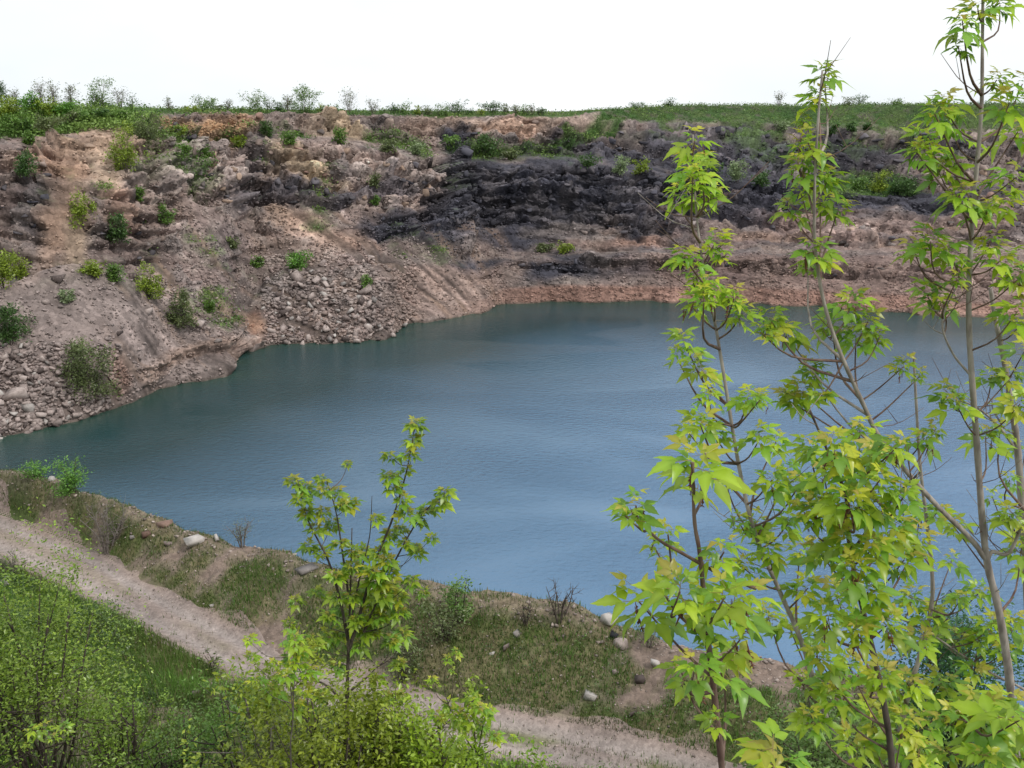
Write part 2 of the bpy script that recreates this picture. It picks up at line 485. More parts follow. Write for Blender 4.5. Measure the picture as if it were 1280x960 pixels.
disp = (d_big * 0.8 * np.clip(crag + .3, 0, 1) + crag * (1.7 * f1 + 0.8 * f2 + (rid - 0.7) * 1.1) + (0.06 + 0.16 * crag) * f3 + pin + 1.3 * f4 * (band(150, 720, 7.05, 8.0, 40, .15) + .8 * band(-330, 330, 4.6, 6.1, 60, .3) + .7 * band(540, 900, 4.6, 6, 60, .3)) * np.clip(crag * 1.5, 0, 1)) * fade
# strata steps
zz = P0[..., 2] / 2.1 + 0.035 * P0[..., 0] + 0.7 * fbm(P0, 22, 3, 90) + .25 * f1
st = zz - np.floor(zz)
lay_id = np.floor(zz)
lay_h = _h(lay_id, np.floor(P0[..., 0] / 14 + wx), 0 * lay_id, 66)
disp += fade * np.clip(crag, 0, 1.2) * (1.9 * (np.clip(st * 6, 0, 1) * (1 - st) - .4) + 1.1 * (lay_h - .5))
zz2 = P0[..., 2] / .75 + 0.06 * P0[..., 0] + 0.9 * fbm(P0, 12, 3, 91)
st2 = zz2 - np.floor(zz2)
disp += fade * np.clip(crag, 0, 1.2) * .45 * (np.clip(st2 * 5, 0, 1) * (1 - st2) - .4)
W = W + WN * disp[..., None]
# keep the shoreline where it is
NW = normals(W)

# rock and soil colours by zone
def C(*a): return np.array(a, float)
nz1 = fbm(P0, 6, 5, 201)[..., None]; nz2 = fbm(P0, 2.0, 4, 202)[..., None]; nz3 = fbm(P0, 20, 3, 203)[..., None]
col = C(.255, .195, .178) + 0 * P0
def lay(mask, c, k=1.0):
    global col
    m = np.clip(mask * k, 0, 1)[..., None]
    col = col * (1 - m) + C(*c) * m
def nmask(n, lo, hi): return np.clip((n[..., 0] - lo) / (hi - lo), 0, 1)
lay(nmask(nz1, 0.0, 0.6), (.20, .165, .150), .7)
lay(nmask(-nz1, 0.1, 0.7), (.31, .235, .20), .7)
lay(nmask(f1[..., None], 0.25, 0.4), (.20, .18, .175), .45)
lay(nmask(f2[..., None], 0.2, 0.3), (.34, .28, .25), .45)
# grey-mauve spoil mound
lay(band(-330, 270, 1.0, 3.2, 30, .3), (.265, .215, .200), .85)
lay(band(-330, 140, 1.0, 1.6, 30, .2), (.30, .245, .225), .6)
# orange weathered patches on the left wall
for e, c, k in [((82, 245, 20, 80, 12), (.44, .30, .22), .9), ((95, 300, 11, 55, 5), (.40, .30, .22), .85), ((135, 215, 26, 38, 0), (.50, .37, .28), .9),
                ((60, 200, 40, 30, 0), (.40, .25, .17), .6), ((140, 180, 50, 16, 10), (.36, .25, .18), .6), ((210, 160, 60, 8, 0), (.46, .29, .16), .75),
                ((275, 160, 30, 16, 0), (.45, .27, .15), .8), ((358, 205, 20, 22, 20), (.47, .36, .27), .8), ((385, 215, 26, 14, 35), (.47, .35, .23), .8),
                ((345, 255, 26, 10, 20), (.36, .24, .16), .5), ((385, 285, 40, 22, 20), (.36, .24, .17), .55), ((440, 300, 30, 16, 0), (.30, .19, .14), .5),
                ((425, 160, 40, 12, 10), (.45, .34, .22), .7), ((60, 330, 50, 20, 0), (.30, .23, .20), .4), ((155, 265, 26, 30, 0), (.38, .24, .18), .6),
                ((570, 158, 70, 14, 0), (.38, .27, .21), .6), ((700, 160, 40, 14, 0), (.40, .30, .24), .6), ((640, 160, 40, 12, 0), (.42, .27, .19), .5),
                ((312, 408, 12, 18, 0), (.34, .17, .10), .7), ((145, 470, 12, 28, 0), (.27, .16, .12), .7), ((225, 455, 60, 12, -20), (.33, .23, .18), .6)]:
    lay(ell(*e, soft=.45, warp=WARP), c, k)
# dark rock
for e, k in [((572, 248, 22, 58, 0), 1.0), ((538, 262, 44, 30, 10), .85), ((510, 292, 60, 18, 12), .7), ((600, 215, 30, 14, 10), .8), ((960, 232, 330, 16, 3), .9), ((700, 338, 100, 13, 0), .85), ((880, 270, 130, 8, -2), .7), ((1000, 322, 200, 6, 2), .4), ((1130, 252, 180, 12, 2), .9), ((900, 250, 220, 22, 3), .75), ((900, 186, 210, 24, 0), .75), ((1080, 190, 190, 20, 0), .65), ((1000, 300, 240, 7, 0), .45), ((760, 338, 160, 10, 0), .7), ((650, 300, 60, 12, 0), .6), ((720, 255, 170, 48, 0), .95), ((640, 235, 70, 40, 0), .9), ((574, 250, 16, 55, 0), 1.0), ((485, 290, 30, 16, 10), .9), ((555, 280, 60, 22, 10), .8),
             ((370, 245, 50, 14, 0), .75), ((440, 235, 45, 14, -10), .7), ((300, 245, 20, 22, 30), .7), ((330, 215, 40, 30, 0), .35), ((250, 180, 60, 14, 0), .3),
             ((860, 235, 120, 20, 4), .85), ((1010, 252, 110, 11, 5), .8), ((1130, 258, 60, 8, 0), .7), ((840, 285, 80, 10, -4), .7), ((690, 335, 70, 14, 0), .8),
             ((780, 190, 60, 14, -20), .6), ((880, 200, 80, 16, 0), .55), ((1000, 195, 70, 14, 0), .5), ((760, 205, 90, 10, 0), .5), ((40, 260, 40, 40, 0), .35),
             ((290, 320, 20, 26, 30), .3), ((620, 190, 60, 10, 0), .4), ((1080, 200, 80, 14, 0), .4)]:
    lay(ell(*e, soft=.4, warp=WARP), (.068, .067, .086), k)
lay(ell(566, 252, 18, 58, 0, .5), (.062, .060, .074), .95)
lay(ell(592, 245, 30, 44, 0, .5), (.062, .060, .074), .85)
lay(ell(535, 225, 26, 22, 0, .6), (.12, .105, .105), .5)
lay(band(560, 860, 4.4, 6.1, 60, .3) * nmask(nz2, -.2, .5), (.13, .115, .115), .5)
lay(ell(790, 300, 60, 6, -8, .5, WARP), (.36, .23, .18), .8)
lay(ell(700, 290, 30, 8, 0, .5, WARP), (.20, .17, .16), .7)
# red-brown lower slopes
lay(band(600, 1650, 1.0, 1.75, 60, .2), (.31, .185, .145), .85)
lay(band(800, 1650, 1.7, 3.4, 80, .2), (.235, .155, .13), .6)
lay(band(850, 1650, 3.3, 5.0, 100, .3) * nmask(nz1, -.5, .4), (.27, .19, .165), .7)
lay(band(480, 640, 1.0, 3.3, 40, .3), (.275, .195, .165), .6)
for c in range(6):   # pale slab edges on the right-hand slopes
    lay(ell(880 + c * 75, 255 + (c * 37) % 60, 40, 3.5, -6 + c * 3, .6, WARP), (.38, .26, .20), .55)
# turf and scrub
soil = col.copy()
up = np.clip((NW[..., 2] - 0.25) / 0.4, 0, 1)
GREEN = (.06, .12, .03); GREEN2 = (.10, .14, .045)
gm = np.zeros_like(PX)
gm = np.maximum(gm, band(-330, 190, 7.0, 9.2, 40, .4))
gm = np.maximum(gm, band(-330, 1650, 8.1, 14, 40, .2))
gm = np.maximum(gm, band(760, 1650, 7.74, 9.5, 50, .16))
gm = np.maximum(gm, .7 * band(760, 1650, 7.5, 9.5, 50, .3) * nmask(nz1, .0, .35))
gm = np.maximum(gm, ell(735, 165, 60, 9, -35, .4, WARP))
gm = np.maximum(gm, ell(722, 172, 46, 8, -22, .35)); gm = np.maximum(gm, ell(765, 150, 34, 11, -30, .35))
gm = np.maximum(gm, .9 * ell(900, 148, 110, 8, 0, .4, WARP))
gm = np.maximum(gm, .9 * ell(1090, 228, 70, 14, 0, .4, WARP))
gm = np.maximum(gm, .55 * ell(1060, 165, 120, 24, 0, .6, WARP) * nmask(nz1, -.3, .3))
gm = np.maximum(gm, .6 * ell(640, 190, 70, 8, 0, .5, WARP))
gm = np.maximum(gm, .5 * ell(250, 232, 50, 30, 30, .6, WARP) * nmask(nz1, -.2, .4))
gm = np.maximum(gm, .5 * band(150, 720, 6.6, 7.25, 40, .3) * nmask(nz1, -.2, .3))
gm = np.maximum(gm, .45 * nmask(nz1, .25, .7) * up * band(-330, 560, 3.0, 7.5, 50, .5))
gm = np.clip(gm * (1 + .6 * nz2[..., 0]), 0, 1)
lay(gm, GREEN)
lay(gm * nmask(nz1, -.1, .5), GREEN2, .8)
# wet dark line at the water
lay(np.clip((0.35 - W[..., 2]) / 0.3, 0, 1), (.07, .06, .045), .7)
cg_ = np.clip(crag, 0, 1)[..., None]
# streaks of coarse and fine debris running down the fall line
fall = np.where(PX < 345, .75, np.where(PX < 640, 1.35, .15))
fall = smooth1(np.where(PXC < 345, .75, np.where(PXC < 640, 1.35, .15)), 25)[None, :] + 0 * PX
acr = PX - (PY - 250) * fall
stq = np.stack([acr / 9.0, PY / 70.0 + PX / 200.0, 0 * PX], -1)
stre = fbm(stq, 1.0, 3, 410)[..., None]
STREAK = stre[..., 0]
tal = band(150, 640, 1.0, 4.9, 60, .4)[..., None] * (1 - cg_)
col = col * (1 + tal * (.62 * stre))
orange_t = np.clip(fbm(stq * .7, 1.0, 3, 414) - .25, 0, .6)[..., None] * tal
col = col * (1 - orange_t) + C(.34, .235, .175) * orange_t
col *= (1 + 0.20 * nz2) * (1 + (.05 + .2 * cg_) * f3[..., None]) * (1 + (.04 + .22 * cg_) * f2[..., None]) * (1 + .2 * cg_ * f1[..., None]) * (1 + .16 * nz3) * (1 + .25 * np.clip(crag, 0, 1)[..., None] * f4[..., None]) * (1 + .7 * np.clip(crag, 0, 1)[..., None] * (lay_h[..., None] - .5))
for e in [(415, 385, 80, 46, 0), (45, 500, 100, 44, -8)]:  # ground under the boulder piles darkened, painting shade into the gaps
    lay(ell(*e, soft=.6, warp=WARP), (.16, .125, .11), .55)
col = .19 * (np.clip(col, .01, 1) / .19) ** 1.14
lum_ = col.mean(-1, keepdims=True)
col = np.clip((lum_ + (col - lum_) * .90) * .83, .015, .7)
GM = gm
cliff_me = mesh_np('quarry_cliff', W.reshape(-1, 3), grid_faces(*PX.shape), col.reshape(-1, 3))
cliff = obj('quarry_cliff', cliff_me, M_CLIFF, label='terraced rock walls of the flooded quarry with grassy rim', kind='structure')

# ------------------------------------------------------------------ near hillside, berm and road bed (height over x, y)
RX = np.array([-120, -60, -22.8, -18.1, -13.3, -7.85, -1, 2.65, 5.6, 9.7, 14.5, 20, 40, 120])
RYv = np.array([105, 64, 39.6, 36.6, 32.7, 28.5, 25.5, 24.3, 23.1, 21.1, 18.3, 15, 4, -42])
KX = np.array([-120, -60, -24.6, -10.9, -4, 3.3, 9.7, 14.5, 20, 40, 120])
KY = np.array([110, 68.5, 43.5, 35.4, 31.7, 29.2, 26.0, 23.9, 21.0, 9.5, -36])
SQ = np.array([-60, 0, 3, 6, 9, 12, 15, 18, 21, 23, 30, 80, 400])
SZ = np.array([12.0, 12.05, 12.7, 13.8, 15.6, 17.7, 20.1, 22.7, 25.2, 27.6, 28.4, 29.3, 30])
def road_y(x): return np.interp(x, RX, RYv)
def road_w(x): return np.interp(x, [-24, -18, -13, -7, 6], [1.95, 1.85, 1.5, 1.3, 1.15])
def crest_y(x): return np.interp(x, KX, KY)
def ground_z(x, y, detail=True):
    x = np.asarray(x, float); y = np.asarray(y, float)
    P = np.stack([x, y, 0 * x], -1)
    ry = road_y(x) + vnoise(P, 9, 401) * .25; cy = crest_y(x) + vnoise(P, 5, 402) * .45
    hw = road_w(x)
    q = ry - hw - y
    near = np.interp(q, SQ, SZ)
    near = near - 2.2 * np.clip((-3 - x) / 6, 0, 1) * np.clip((q - 6) / 5, 0, 1) * np.clip((26 - q) / 5, 0, 1)
    top = 13.5 + vnoise(P, 6, 403) * .3 + vnoise(P, 2, 404) * .12
    far_e = np.minimum(ry + hw - .3, cy - 1.2)
    t = np.clip((y - far_e) / np.maximum(cy - far_e, .5), 0, 1)
    berm = 12.0 + (top - 12.0) * (t * t * (3 - 2 * t) * .7 + .3 * t)
    over = y - cy
    fall = top - np.where(over < .6, over * .15, .09 + (over - .6) * 1.05)
    z = np.where(y < ry - hw, near, np.where(y < far_e, 12.0, np.where(y < cy, berm, np.maximum(fall, -5))))
    off = np.clip(np.abs(y - ry) - hw * .85, 0, 1.5) / 1.5
    rough = fbm(P, 3.5, 4, 405) * .36 + fbm(P, .8, 3, 406) * .12
    z = z + rough * off
    # wheel ruts
    w = np.exp(-((np.abs(y - ry) - hw * .42) / .33) ** 2) * (1 - off)
    z = z - .11 * w + .02 * fbm(P, .7, 2, 407) * (1 - off)
    return z
gx = np.concatenate([np.linspace(-120, -34, 60), np.linspace(-33.6, 24, 480), np.linspace(24.5, 110, 60)])
gy = np.concatenate([np.linspace(-60, -1, 20), np.linspace(-.5, 14, 60), np.linspace(14.12, 48, 300), np.linspace(48.4, 110, 80)])
GX, GY = np.meshgrid(gx, gy)
GZ = ground_z(GX, GY)
GP = np.stack([GX, GY, 0 * GX], -1)
ry = road_y(GX); cy = crest_y(GX)
n1 = fbm(GP, 3, 4, 501)[..., None]; n2 = fbm(GP, .9, 3, 502)[..., None]; n3 = fbm(GP, 8, 3, 503)[..., None]
soilc = C(.225, .17, .14); turf = C(.07, .10, .03); turf2 = C(.11, .125, .045); dry = C(.20, .16, .10)
gmask = np.clip((n1 + .7 * n2 + .62) / .9, 0, 1)
berm_m = (GY > ry + road_w(GX))[..., None] * 1.0
crestm = np.clip(1 - np.abs(GY - cy) / .9, 0, 1)[..., None]
gmask = gmask * (1 - .8 * crestm * np.clip(.45 + n1, 0, 1))
gmask = np.where(GY[..., None] > cy[..., None] + .5, gmask * .3, gmask)
nearm = (GY < ry - road_w(GX))[..., None]
gmask = np.where(nearm, np.clip(gmask + .45, 0, 1), gmask)
gcol = soilc * (1 + .2 * n3) * (1 - gmask) + gmask * (turf * (1 - np.clip(n3 + .5, 0, 1)) + turf2 * np.clip(n3 + .5, 0, 1))
dm = np.clip(n2 * 1.2, 0, .6) * berm_m
gcol = gcol * (1 - dm) + dry * dm
GMASK = gmask[..., 0]
hill_me = mesh_np('hillside', np.stack([GX, GY, GZ], -1).reshape(-1, 3), grid_faces(*GX.shape), np.clip(gcol, .02, .6).reshape(-1, 3), smooth=True)
hill = obj('hillside', hill_me, M_GROUND, label='near grassy hillside and earth berm above the water', kind='structure')

# dirt road: a sheet of gravel lying on the bed, its ragged edges running out under the turf
ru = np.linspace(-34, 24, 520); rv = np.linspace(-3.2, 3.2, 90)
RU, RV = np.meshgrid(ru, rv)
RYY = road_y(RU) + RV
RP = np.stack([RU, RYY, 0 * RU], -1)
edge = road_w(RU) * .95 + .45 * vnoise(RP, 2.5, 601) + .35 * vnoise(RP, .8, 602)
rz = ground_z(RU, RYY) + .012 - np.clip((np.abs(RV) - edge) * .25, 0, .3)
rn = fbm(RP, 2.2, 4, 603)[..., None]; rn2 = fbm(RP, .5, 3, 604)[..., None]
rcol = C(.295, .232, .205) + 0 * RP
tr = np.exp(-((np.abs(RV) - road_w(RU) * .42) / .4) ** 2)[..., None]
rcol = rcol * (1 - .75 * tr) + C(.36, .31, .29) * .75 * tr
rcol *= (1 + .14 * rn + .10 * rn2)
redm = np.clip((RV[..., None] - .8) * .8, 0, .8) * np.clip(.6 + rn, 0, 1)
rcol = rcol * (1 - redm) + C(.31, .225, .19) * redm
gr = np.clip((rn + .25) * 1.8, 0, .85) * (np.exp(-((RV[..., None]) / .35) ** 2) + .8 * np.clip((np.abs(RV[..., None]) - 1.1) * 2, 0, 1)) * np.clip((RU[..., None] + 16) / 14, .25, 1)   # grass strip between ruts
rcol = rcol * (1 - gr) + C(.15, .16, .07) * gr
road_me = mesh_np('dirt_road', np.stack([RU, RYY, rz], -1).reshape(-1, 3), grid_faces(*RU.shape), np.clip(rcol, .03, .6).reshape(-1, 3), smooth=True)
road = obj('dirt_road', road_me, M_ROAD, label='pinkish dirt road running down beside the berm', kind='structure')

# ------------------------------------------------------------------ water
def water():
    m, n, l, out = new_mat('quarry_water')
    b = n.new('ShaderNodeBsdfPrincipled')
    b.inputs['IOR'].default_value = 1.42
    b.inputs['Specular IOR Level'].default_value = 0.5
    tc = n.new('ShaderNodeTexCoord')
    mp = n.new('ShaderNodeMapping'); mp.inputs['Scale'].default_value = (1.0, 1.6, 1); mp.inputs['Rotation'].default_value = (0, 0, .35)
    l.new(tc.outputs['Object'], mp.inputs[0])
    a = n.new('ShaderNodeTexNoise'); a.inputs['Scale'].default_value = 1.3; a.inputs['Detail'].default_value = 6; a.inputs['Roughness'].default_value = .6
    l.new(mp.outputs[0], a.inputs['Vector'])
    # wind patches
    w = n.new('ShaderNodeTexNoise'); w.inputs['Scale'].default_value = .035; w.inputs['Detail'].default_value = 3; w.inputs['Distortion'].default_value = .6
    mp2 = n.new('ShaderNodeMapping'); mp2.inputs['Scale'].default_value = (.7, 1.6, 1); mp2.inputs['Rotation'].default_value = (0, 0, -.2)
    l.new(tc.outputs['Object'], mp2.inputs[0]); l.new(mp2.outputs[0], w.inputs['Vector'])
    mr = n.new('ShaderNodeMapRange'); mr.inputs['From Min'].default_value = .38; mr.inputs['From Max'].default_value = .62
    mr.inputs['To Min'].default_value = .06; mr.inputs['To Max'].default_value = .36
    l.new(w.outputs['Fac'], mr.inputs['Value'])
    bp = n.new('ShaderNodeBump'); bp.inputs['Strength'].default_value = 1.0
    l.new(mr.outputs[0], bp.inputs['Distance'])
    l.new(a.outputs['Fac'], bp.inputs['Height'])
    l.new(bp.outputs[0], b.inputs['Normal'])
    b.inputs['Roughness'].default_value = .12
    at = n.new('ShaderNodeAttribute'); at.attribute_name = 'col'
    l.new(at.outputs['Color'], b.inputs['Base Color'])
    l.new(b.outputs[0], out.inputs[0])
    return m
wxs = np.linspace(-130, 150, 281); wys = np.linspace(12, 190, 179)
WX, WY = np.meshgrid(wxs, wys)
# colour by distance from shore: green shallows, painted dark cliff reflection, blue open water
sx, sy = S3[::6, 0], S3[::6, 1]
dist = np.full(WX.shape, 1e9)
for a, b in zip(sx, sy):
    dist = np.minimum(dist, np.hypot(WX - a, WY - b))
k = np.exp(-dist / 3.5)[..., None]
k_refl = np.clip(np.exp(-dist / 34.0) * 1.5, 0, 1)[..., None]
wc = C(.12, .235, .395) + 0 * np.stack([WX] * 3, -1)
wc = wc * (1 - k_refl * .95) + C(.006, .038, .040) * k_refl * .95
wc = wc * (1 - k * .6) + C(.045, .085, .045) * k * .6
water_me = mesh_np('lake_water', np.stack([WX, WY, 0 * WX], -1).reshape(-1, 3), grid_faces(*WX.shape), wc.reshape(-1, 3), smooth=True)
lake = obj('lake_water', water_me, water(), label='blue water filling the quarry pit', kind='structure')

# ------------------------------------------------------------------ ray placing on the built ground
def bvh_of(me):
    n = len(me.vertices); co = np.empty(n * 3, np.float32); me.vertices.foreach_get('co', co)
    m = len(me.polygons); ix = np.empty(m * 4, np.int32); me.loops.foreach_get('vertex_index', ix)
    return BVHTree.FromPolygons(co.reshape(-1, 3).tolist(), ix.reshape(-1, 4).tolist())
B_CLIFF = bvh_of(cliff_me)
B_HILL = bvh_of(hill_me)
def hit(px, py, bvh=None):
    o = Vector((0, 0, H)); d = raydir(px, py).normalized()
    best = None
    for b in ([bvh] if bvh else [B_CLIFF, B_HILL]):
        r = b.ray_cast(o, d)
        if r[0] is not None and (best is None or r[3] < best[2]):
            best = (r[0], r[1], r[3])
    return best
def px_m(p):   # metres per photo pixel at a point
    d = Vector(p) - Vector((0, 0, H))
    return (d.y * CP - d.z * SP) / FPX

# ------------------------------------------------------------------ stones
def stone_mesh(name, seed, flat=.75, cuts=9):
    """irregular broken block: an icosphere cut by random planes"""
    r = np.random.RandomState(seed)
    t = (1 + 5 ** .5) / 2
    V = np.array([(-1, t, 0), (1, t, 0), (-1, -t, 0), (1, -t, 0), (0, -1, t), (0, 1, t), (0, -1, -t), (0, 1, -t), (t, 0, -1), (t, 0, 1), (-t, 0, -1), (-t, 0, 1)], float)
    V /= np.linalg.norm(V, axis=1)[:, None]
    F = [(0, 11, 5), (0, 5, 1), (0, 1, 7), (0, 7, 10), (0, 10, 11), (1, 5, 9), (5, 11, 4), (11, 10, 2), (10, 7, 6), (7, 1, 8), (3, 9, 4), (3, 4, 2), (3, 2, 6), (3, 6, 8), (3, 8, 9), (4, 9, 5), (2, 4, 11), (6, 2, 10), (8, 6, 7), (9, 8, 1)]
    if cuts > 6:
        nf, mid = [], {}
        V = V.tolist()
        def md(a, b):
            k = (min(a, b), max(a, b))
            if k not in mid:
                p = np.array(V[a]) + np.array(V[b]); V.append((p / np.linalg.norm(p)).tolist()); mid[k] = len(V) - 1
            return mid[k]
        for a, b, c in F:
            x, y, z = md(a, b), md(b, c), md(c, a)
            nf += [(a, x, z), (b, y, x), (c, z, y), (x, y, z)]
        F = nf; V = np.array(V)
    blk = [np.array(a, float) for a in ((1, 0, 0), (-1, 0, 0), (0, 1, 0), (0, -1, 0), (0, 0, 1), (0, 0, -1))] if cuts > 6 else []
    for k in range(cuts + len(blk)):
        n = blk[k] + r.normal(size=3) * .22 if k < len(blk) else r.normal(size=3)
        n /= np.linalg.norm(n)
        d = r.uniform(.42, .62) if k < len(blk) else r.uniform(.45, .8)
        e = V @ n - d
        V = V - np.clip(e, 0, None)[:, None] * n
    V = V * np.array([r.uniform(.8, 1.2), r.uniform(.7, 1.0), flat * r.uniform(.7, 1.1)])
    V += r.normal(size=V.shape) * .025
    return V, np.array(F)
def hull_stone(seed):
    import bmesh
    r = np.random.RandomState(seed)
    n = r.randint(9, 13)
    P = r.uniform(-1, 1, (n, 3))
    P = np.sign(P) * np.abs(P) ** .45 * np.array([.85, .68, .52])
    bm = bmesh.new()
    for p in P: bm.verts.new(p)
    bmesh.ops.convex_hull(bm, input=bm.verts)
    for v in [v for v in bm.verts if not v.link_faces]: bm.verts.remove(v)
    bmesh.ops.triangulate(bm, faces=bm.faces)
    bm.verts.index_update()
    V = np.array([v.co[:] for v in bm.verts]); F = np.array([[v.index for v in f.verts] for f in bm.faces])
    bm.free()
    return V, F
STONES = [hull_stone(900 + i) for i in range(14)]
BOULD = [hull_stone(955 + i) for i in range(8)]
SM = {}
def stone_data(i, mat):
    key = (i, mat.name)
    if key not in SM:
        V, F = STONES[i % 14]
        me = mesh_np('stone', V, F); me.materials.append(mat); SM[key] = me
    return SM[key]

rnd = random.Random(7)
def place_stone(parent, p, nrm, size, mat, name='stone'):
    o = bpy.data.objects.new(name, stone_data(rnd.randrange(14), mat))
    COL.objects.link(o)
    if parent: o.parent = parent
    base = Vector(parent.location) if parent else Vector((0, 0, 0))
    o.location = Vector(p) + Vector(nrm) * size * .4 - base
    o.rotation_euler = (rnd.uniform(-.9, .9), rnd.uniform(-.9, .9), rnd.uniform(0, 6.28))
    s = size * rnd.uniform(.85, 1.15)
    o.scale = (s, s * rnd.uniform(.7, 1), s * rnd.uniform(.65, 1))
    return o

def in_poly(x, y, poly):
    c = False
    j = len(poly) - 1
    for i in range(len(poly)):
        xi, yi = poly[i]; xj, yj = poly[j]
        if (yi > y) != (yj > y) and x < (xj - xi) * (y - yi) / (yj - yi) + xi: c = not c
        j = i
    return c

def rubble_mesh(items, cols):
    """many small stones joined: items (p, size), cols per stone"""
    Vs, Fs, Cs, off = [], [], [], 0
    r = np.random.RandomState(5)
    for (p, s), c in zip(items, cols):
        V, F = STONES[r.randint(14)]
        a, b = r.uniform(0, 6.28), r.uniform(-.6, .6)
        ca, sa, cb, sb = math.cos(a), math.sin(a), math.cos(b), math.sin(b)
        R = np.array([[ca, -sa, 0], [sa, ca, 0], [0, 0, 1]]) @ np.array([[1, 0, 0], [0, cb, -sb], [0, sb, cb]])
        Vs.append((V * s * np.array([1, r.uniform(.7, 1), r.uniform(.6, 1)])) @ R.T + np.array(p)); Fs.append(F + off); off += len(V)
        Cs.append(np.tile(c, (len(V), 1)))
    return mesh_np('rubble', np.vstack(Vs), np.vstack(Fs), np.vstack(Cs))

PILES = [
 ('rubble_pile', 'pile of pale angular boulders at the water edge below the mound, far left', [(-40, 455), (25, 430), (60, 470), (100, 500), (148, 508), (145, 518), (60, 540), (-40, 562)], 290, (6, 14), 'rubble heaps on the quarry shore'),
 ('rubble_pile', 'fan of broken boulders spilling into the water below the bright grass tuft', [(342, 345), (395, 335), (440, 345), (470, 380), (497, 420), (470, 427), (380, 430), (345, 425), (338, 390)], 298, (4.5, 13), 'rubble heaps on the quarry shore'),
]
small_items, small_cols = [], []
for name, label, poly, n, (s0, s1), grp in PILES:
    xs = [p[0] for p in poly]; ys = [p[1] for p in poly]
    pts = []
    tries = 0
    while len(pts) < n and tries < 9000:
        tries += 1
        x, y = rnd.uniform(min(xs), max(xs)), rnd.uniform(min(ys), max(ys))
        if not in_poly(x, y, poly): continue
        x += rnd.gauss(0, 9); y += rnd.gauss(0, 6)
        h = hit(x, y, B_CLIFF)
        if h and h[0].z > -.2: pts.append(h)
    c = sum((h[0] for h in pts), Vector()) / len(pts)
    c.z = min(h[0].z for h in pts)
    t = thing(name, c, label, 'rubble', grp)
    for h in pts:
        big = rnd.random() < .12
        s = rnd.uniform(s0, s1) * .5 * px_m(h[0]) * (1.6 if big else 1.0) * (.8 if rnd.random() < .5 else 1)
        place_stone(t, h[0], h[1], s, M_STONE_PINK if rnd.random() < .85 else M_STONE_PALE)
# scattered rubble over slopes and talus (uncountable)
zones = [((-30, 330, 300, 500), 1000, (1.5, 4.0)), ((200, 240, 360, 420), 800, (1.3, 3.2)), ((330, 270, 640, 425), 900, (1.3, 3.4)), ((600, 315, 1290, 395), 2200, (1.2, 2.8)),
         ((400, 170, 580, 330), 800, (1.2, 3.0)), ((0, 150, 330, 340), 900, (1.3, 3.2)), ((560, 180, 1290, 320), 1700, (1.2, 2.8)), ((330, 320, 520, 432), 1500, (1.8, 5.5)), ((-30, 430, 150, 560), 1300, (3, 7)),
         ((640, 365, 1290, 397), 500, (1.0, 2.2)), ((150, 460, 300, 520), 200, (2, 4)), ((150, 140, 720, 180), 500, (1.2, 2.6))]
CFLAT = col.reshape(-1, 3)
NCOLS = PX.shape[1]
for (x0, y0, x1, y1), n, (s0, s1) in zones:
    s0, s1 = s0 * 1.15, s1 * 1.5
    for _ in range(int(n * 3.2)):
        x, y = rnd.uniform(x0, x1), rnd.uniform(y0, y1)
        h = hit(x, y, B_CLIFF)
        if not h or h[0].z < .1: continue
        fi = B_CLIFF.ray_cast(Vector((0, 0, H)), raydir(x, y).normalized())[2]
        r_, c_ = divmod(fi, NCOLS - 1)
        vc = soil[r_, c_]
        if GM[r_, c_] > .6 and rnd.random() < .9: continue
        if rnd.random() > .55 + .9 * STREAK[r_, c_] + .25 * min(1, crag[r_, c_]): continue
        s = rnd.uniform(s0, s1) * .5 * px_m(h[0]) * (1.5 if rnd.random() < .1 else 1)
        g = rnd.uniform(.65, 1.5)
        small_items.append((tuple(h[0] + h[1] * s * .3), s)); small_cols.append(np.clip(vc * g + .015, .02, .6))
obj('quarry_rubble', rubble_mesh(small_items, small_cols), M_RUBBLE, label='loose broken stones strewn over the quarry slopes', kind='stuff')

# broken blocks standing out of the craggy faces: the large ones are pieces of the cliff, the small ones one mass
BLK = [stone_mesh('blk', 980 + i, cuts=7 + i % 4) for i in range(10)]
blk_cols = [C(.25, .19, .165), C(.36, .26, .20), C(.20, .17, .16), C(.066, .064, .078), C(.11, .10, .11), C(.26, .165, .135)]
blk_mats = []
for i, c in enumerate(blk_cols):
    blk_mats.append(mat_stone('cliff_block_stone', tuple(c * .6), tuple(c), tuple(np.minimum(c * 1.5, .6)), scale=1.2))
BLKM = {}
blocks = []
tries = 0
while len(blocks) < 2400 and tries < 30000:
    tries += 1
    x, y = rnd.uniform(-20, 1290), rnd.uniform(140, 470)
    r0 = B_CLIFF.ray_cast(Vector((0, 0, H)), raydir(x, y).normalized())
    if r0[0] is None: continue
    r_, c_ = divmod(r0[2], NCOLS - 1)
    if GM[r_, c_] > .5 or rnd.random() > crag[r_, c_] - .3: continue
    w = 3.0 + 9.0 * rnd.random() ** 3.2
    blocks.append((w, r0[0], r0[1], soil[r_, c_].copy(), col[r_, c_].copy()))
blocks.sort(key=lambda b: -b[0])
Vs, Fs, Cs, off = [], [], [], 0
